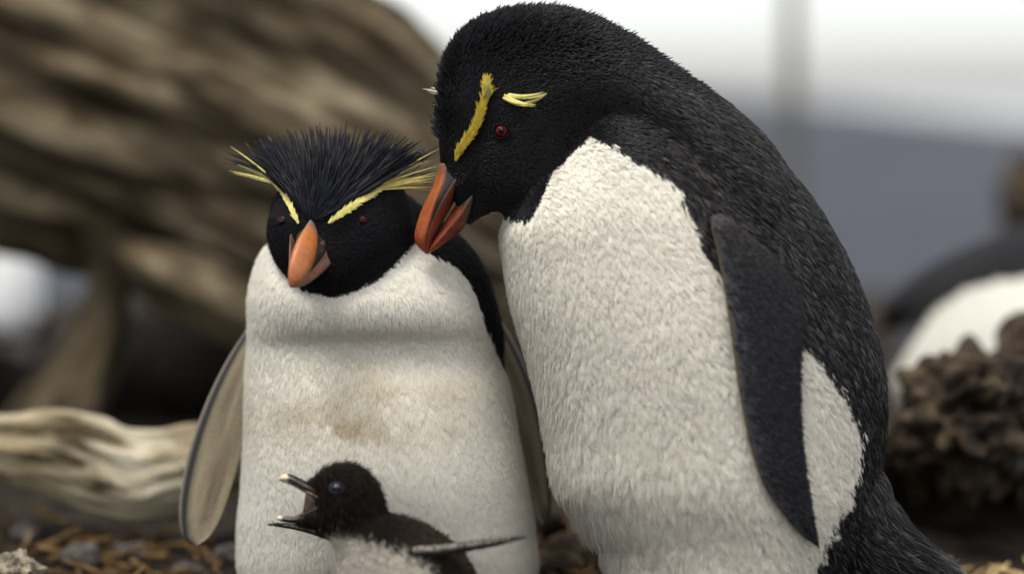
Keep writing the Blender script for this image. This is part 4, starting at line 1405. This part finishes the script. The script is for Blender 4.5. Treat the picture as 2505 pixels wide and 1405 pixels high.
co, fc = union([body], voxel=0.006, smooth=5)
P = Winv(co)
isw = inpoly(P[:, 0], P[:, 1], [(2130, 1000), (2180, 925), (2225, 850), (2280, 770), (2350, 715), (2430, 690), (2560, 675), (2700, 760), (2760, 1300), (2130, 1300)])
gr_ = inpoly(P[:, 0], P[:, 1], [(2150, 800), (2260, 800), (2235, 850), (2150, 960)])
cb_ = np.where(isw[:, None], np.array([0.78, 0.75, 0.65]), np.where(gr_[:, None], np.array([0.07, 0.07, 0.08]), np.array([0.014, 0.0135, 0.015])))
mesh_obj('body', co, fc, attr_mat('far_coat', rough=0.85, spec=0.2, bump=0.6, bscale=250), bk_root, attrs={'col': cb_})
mesh_obj('beak', W(bill[0]), bill[1], M_HORN, bk_root, attrs={'col': np.tile(ORG * 0.12, (len(bill[0]), 1))})
for fx_ in (2520, 2680):
    wq = W((fx_, 1070, Y4 - 60))
    foot(bk_root, wq[0], wq[1], float(ground_h(np.array([wq[0]]), np.array([wq[1]]))[0]) + 0.002, math.radians(180), 1.0)

Y5 = 1.75 * S
g5 = (DIST + 1.75) / DIST
st_root = empty('penguin', W((60, HOR + ZC * S / g5, Y5)), label='distant penguin with a white front glimpsed through the hollow under the log', category='penguin')
body = loft([ring(20, 822, 70, 822, Y5, 90), ring(-30, 800, 92, 800, Y5, 150), ring(-42, 730, 104, 730, Y5, 170), ring(-36, 650, 102, 650, Y5, 160), ring(-15, 570, 90, 570, Y5, 130), ring(10, 510, 98, 510, Y5, 110), ring(8, 470, 96, 465, Y5, 110), ring(25, 430, 80, 425, Y5, 80), ring(45, 415, 60, 413, Y5, 30)], k=5, seg=36)
co, fc = union([body], voxel=0.008, smooth=4)
P = Winv(co)
isw = (P[:, 1] > 545) & (P[:, 2] < Y5 - 20)
mesh_obj('body', co, fc, M_BODY, st_root, attrs={'col': np.where(isw[:, None], np.array([0.82, 0.82, 0.82]), BLACK)})
bill = loft([ring(62, 440, 62, 470, Y5 - 100, 12), ring(45, 455, 45, 478, Y5 - 160, 9), ring(30, 478, 30, 484, Y5 - 210, 3)], k=4, seg=16)
mesh_obj('beak', W(bill[0]), bill[1], M_HORN, st_root, attrs={'col': np.tile(ORG * 0.6, (len(bill[0]), 1))})
for fx_ in (25, 95):
    wq = W((fx_, 825, Y5 - 60))
    foot(st_root, wq[0], wq[1], float(ground_h(np.array([wq[0]]), np.array([wq[1]]))[0]) + 0.002, math.radians(-90), 1.0, M_CLAW)


# ================================================================== litter on the ground
def place(px, y_m):
    x = (px - CX) * (DIST + y_m) / DIST / S
    return x, y_m, float(ground_h(np.array([x]), np.array([y_m]))[0])


def pebble(px, y_m, r, mat, seed, label, group):
    x, y, z = place(px, y_m)
    k = S * DIST / (DIST + y_m)
    row = HOR + (ZC - (z + r * 0.45)) * k
    return rock('pebble', (px, row, y_m * S), (r * k, r * 0.72 * k, r * S), mat, seed, amp=0.22, seg=18, rings=12, label=label, category='pebble', group=group)


for i, (px, ym, r) in enumerate(((195, 0.20, 0.020), (285, 0.26, 0.010), (330, 0.24, 0.014), (560, 0.22, 0.016), (460, 0.17, 0.014), (380, 0.62, 0.030), (60, 0.28, 0.014))):
    pebble(px, ym, r, M_GREYST, 100 + i, 'dull grey pebble on the dark peat beside the bleached branch', 'grey pebbles on the peat')
for i, (px, ym, r) in enumerate(((1370, 0.17, 0.018), (1400, 0.24, 0.022), (1440, 0.20, 0.016), (1375, 0.33, 0.03))):
    pebble(px, ym, r, M_EARTH, 120 + i, 'brown lump of soil on the ground between the two adult penguins', 'soil lumps between the penguins')


def twig(px, y_m, L, ang, r, mat, rise=0.0, label='', group='', name='twig'):
    x, y, z = place(px, y_m)
    dx, dy = math.cos(ang) * L / 2, math.sin(ang) * L / 2
    pts = []
    for t in np.linspace(-1, 1, 6):
        xx, yy = x + dx * t, y + dy * t
        zz = float(ground_h(np.array([xx]), np.array([yy]))[0])
        pts.append((xx + rng.normal(0, L * .02), yy + rng.normal(0, L * .02), max(zz, z - 0.004) + r * 0.8 + rise * (t + 1) / 2))
    R = []
    for i, q in enumerate(pts):
        rr_ = r * (1 - 0.35 * i / 5)
        t = norm(np.array(pts[min(i + 1, 5)]) - np.array(pts[max(i - 1, 0)]))
        s_ = norm(np.cross(t, [0.01, 0.02, 1]))
        R.append(ringv(q, s_ * rr_, np.cross(s_, t) * rr_))
    v, f, uv = loft(R, k=2, seg=8)
    mesh_obj(name, v, f, mat, uv=uv * np.array([L, r * 6]), origin=(x, y, z), label=label, category=name.split('_')[0], group=group)


for i in range(46):
    twig(rng.uniform(-40, 620), rng.uniform(0.08, 0.34), rng.uniform(0.03, 0.10), rng.uniform(0, 3.14), rng.uniform(0.0015, 0.004), M_TWIG, rng.uniform(0, 0.02), 'thin brown twig in the litter below the bleached branch', 'twigs below the bleached branch')
for i in range(30):
    twig(rng.uniform(1330, 1480), rng.uniform(0.10, 0.40), rng.uniform(0.03, 0.07), rng.uniform(0, 3.14), rng.uniform(0.0015, 0.0035), M_TWIG, rng.uniform(0, 0.02), 'thin brown twig in the litter between the two adult penguins', 'twigs between the penguins')
for i in range(60):
    twig(rng.uniform(2120, 2560), rng.uniform(0.09, 0.22), rng.uniform(0.03, 0.08), rng.uniform(0, 3.14), rng.uniform(0.001, 0.0025), M_STRAW, rng.uniform(0, 0.015), 'dry yellow straw on the ground below the craggy earth', 'straws below the craggy earth', 'straw')
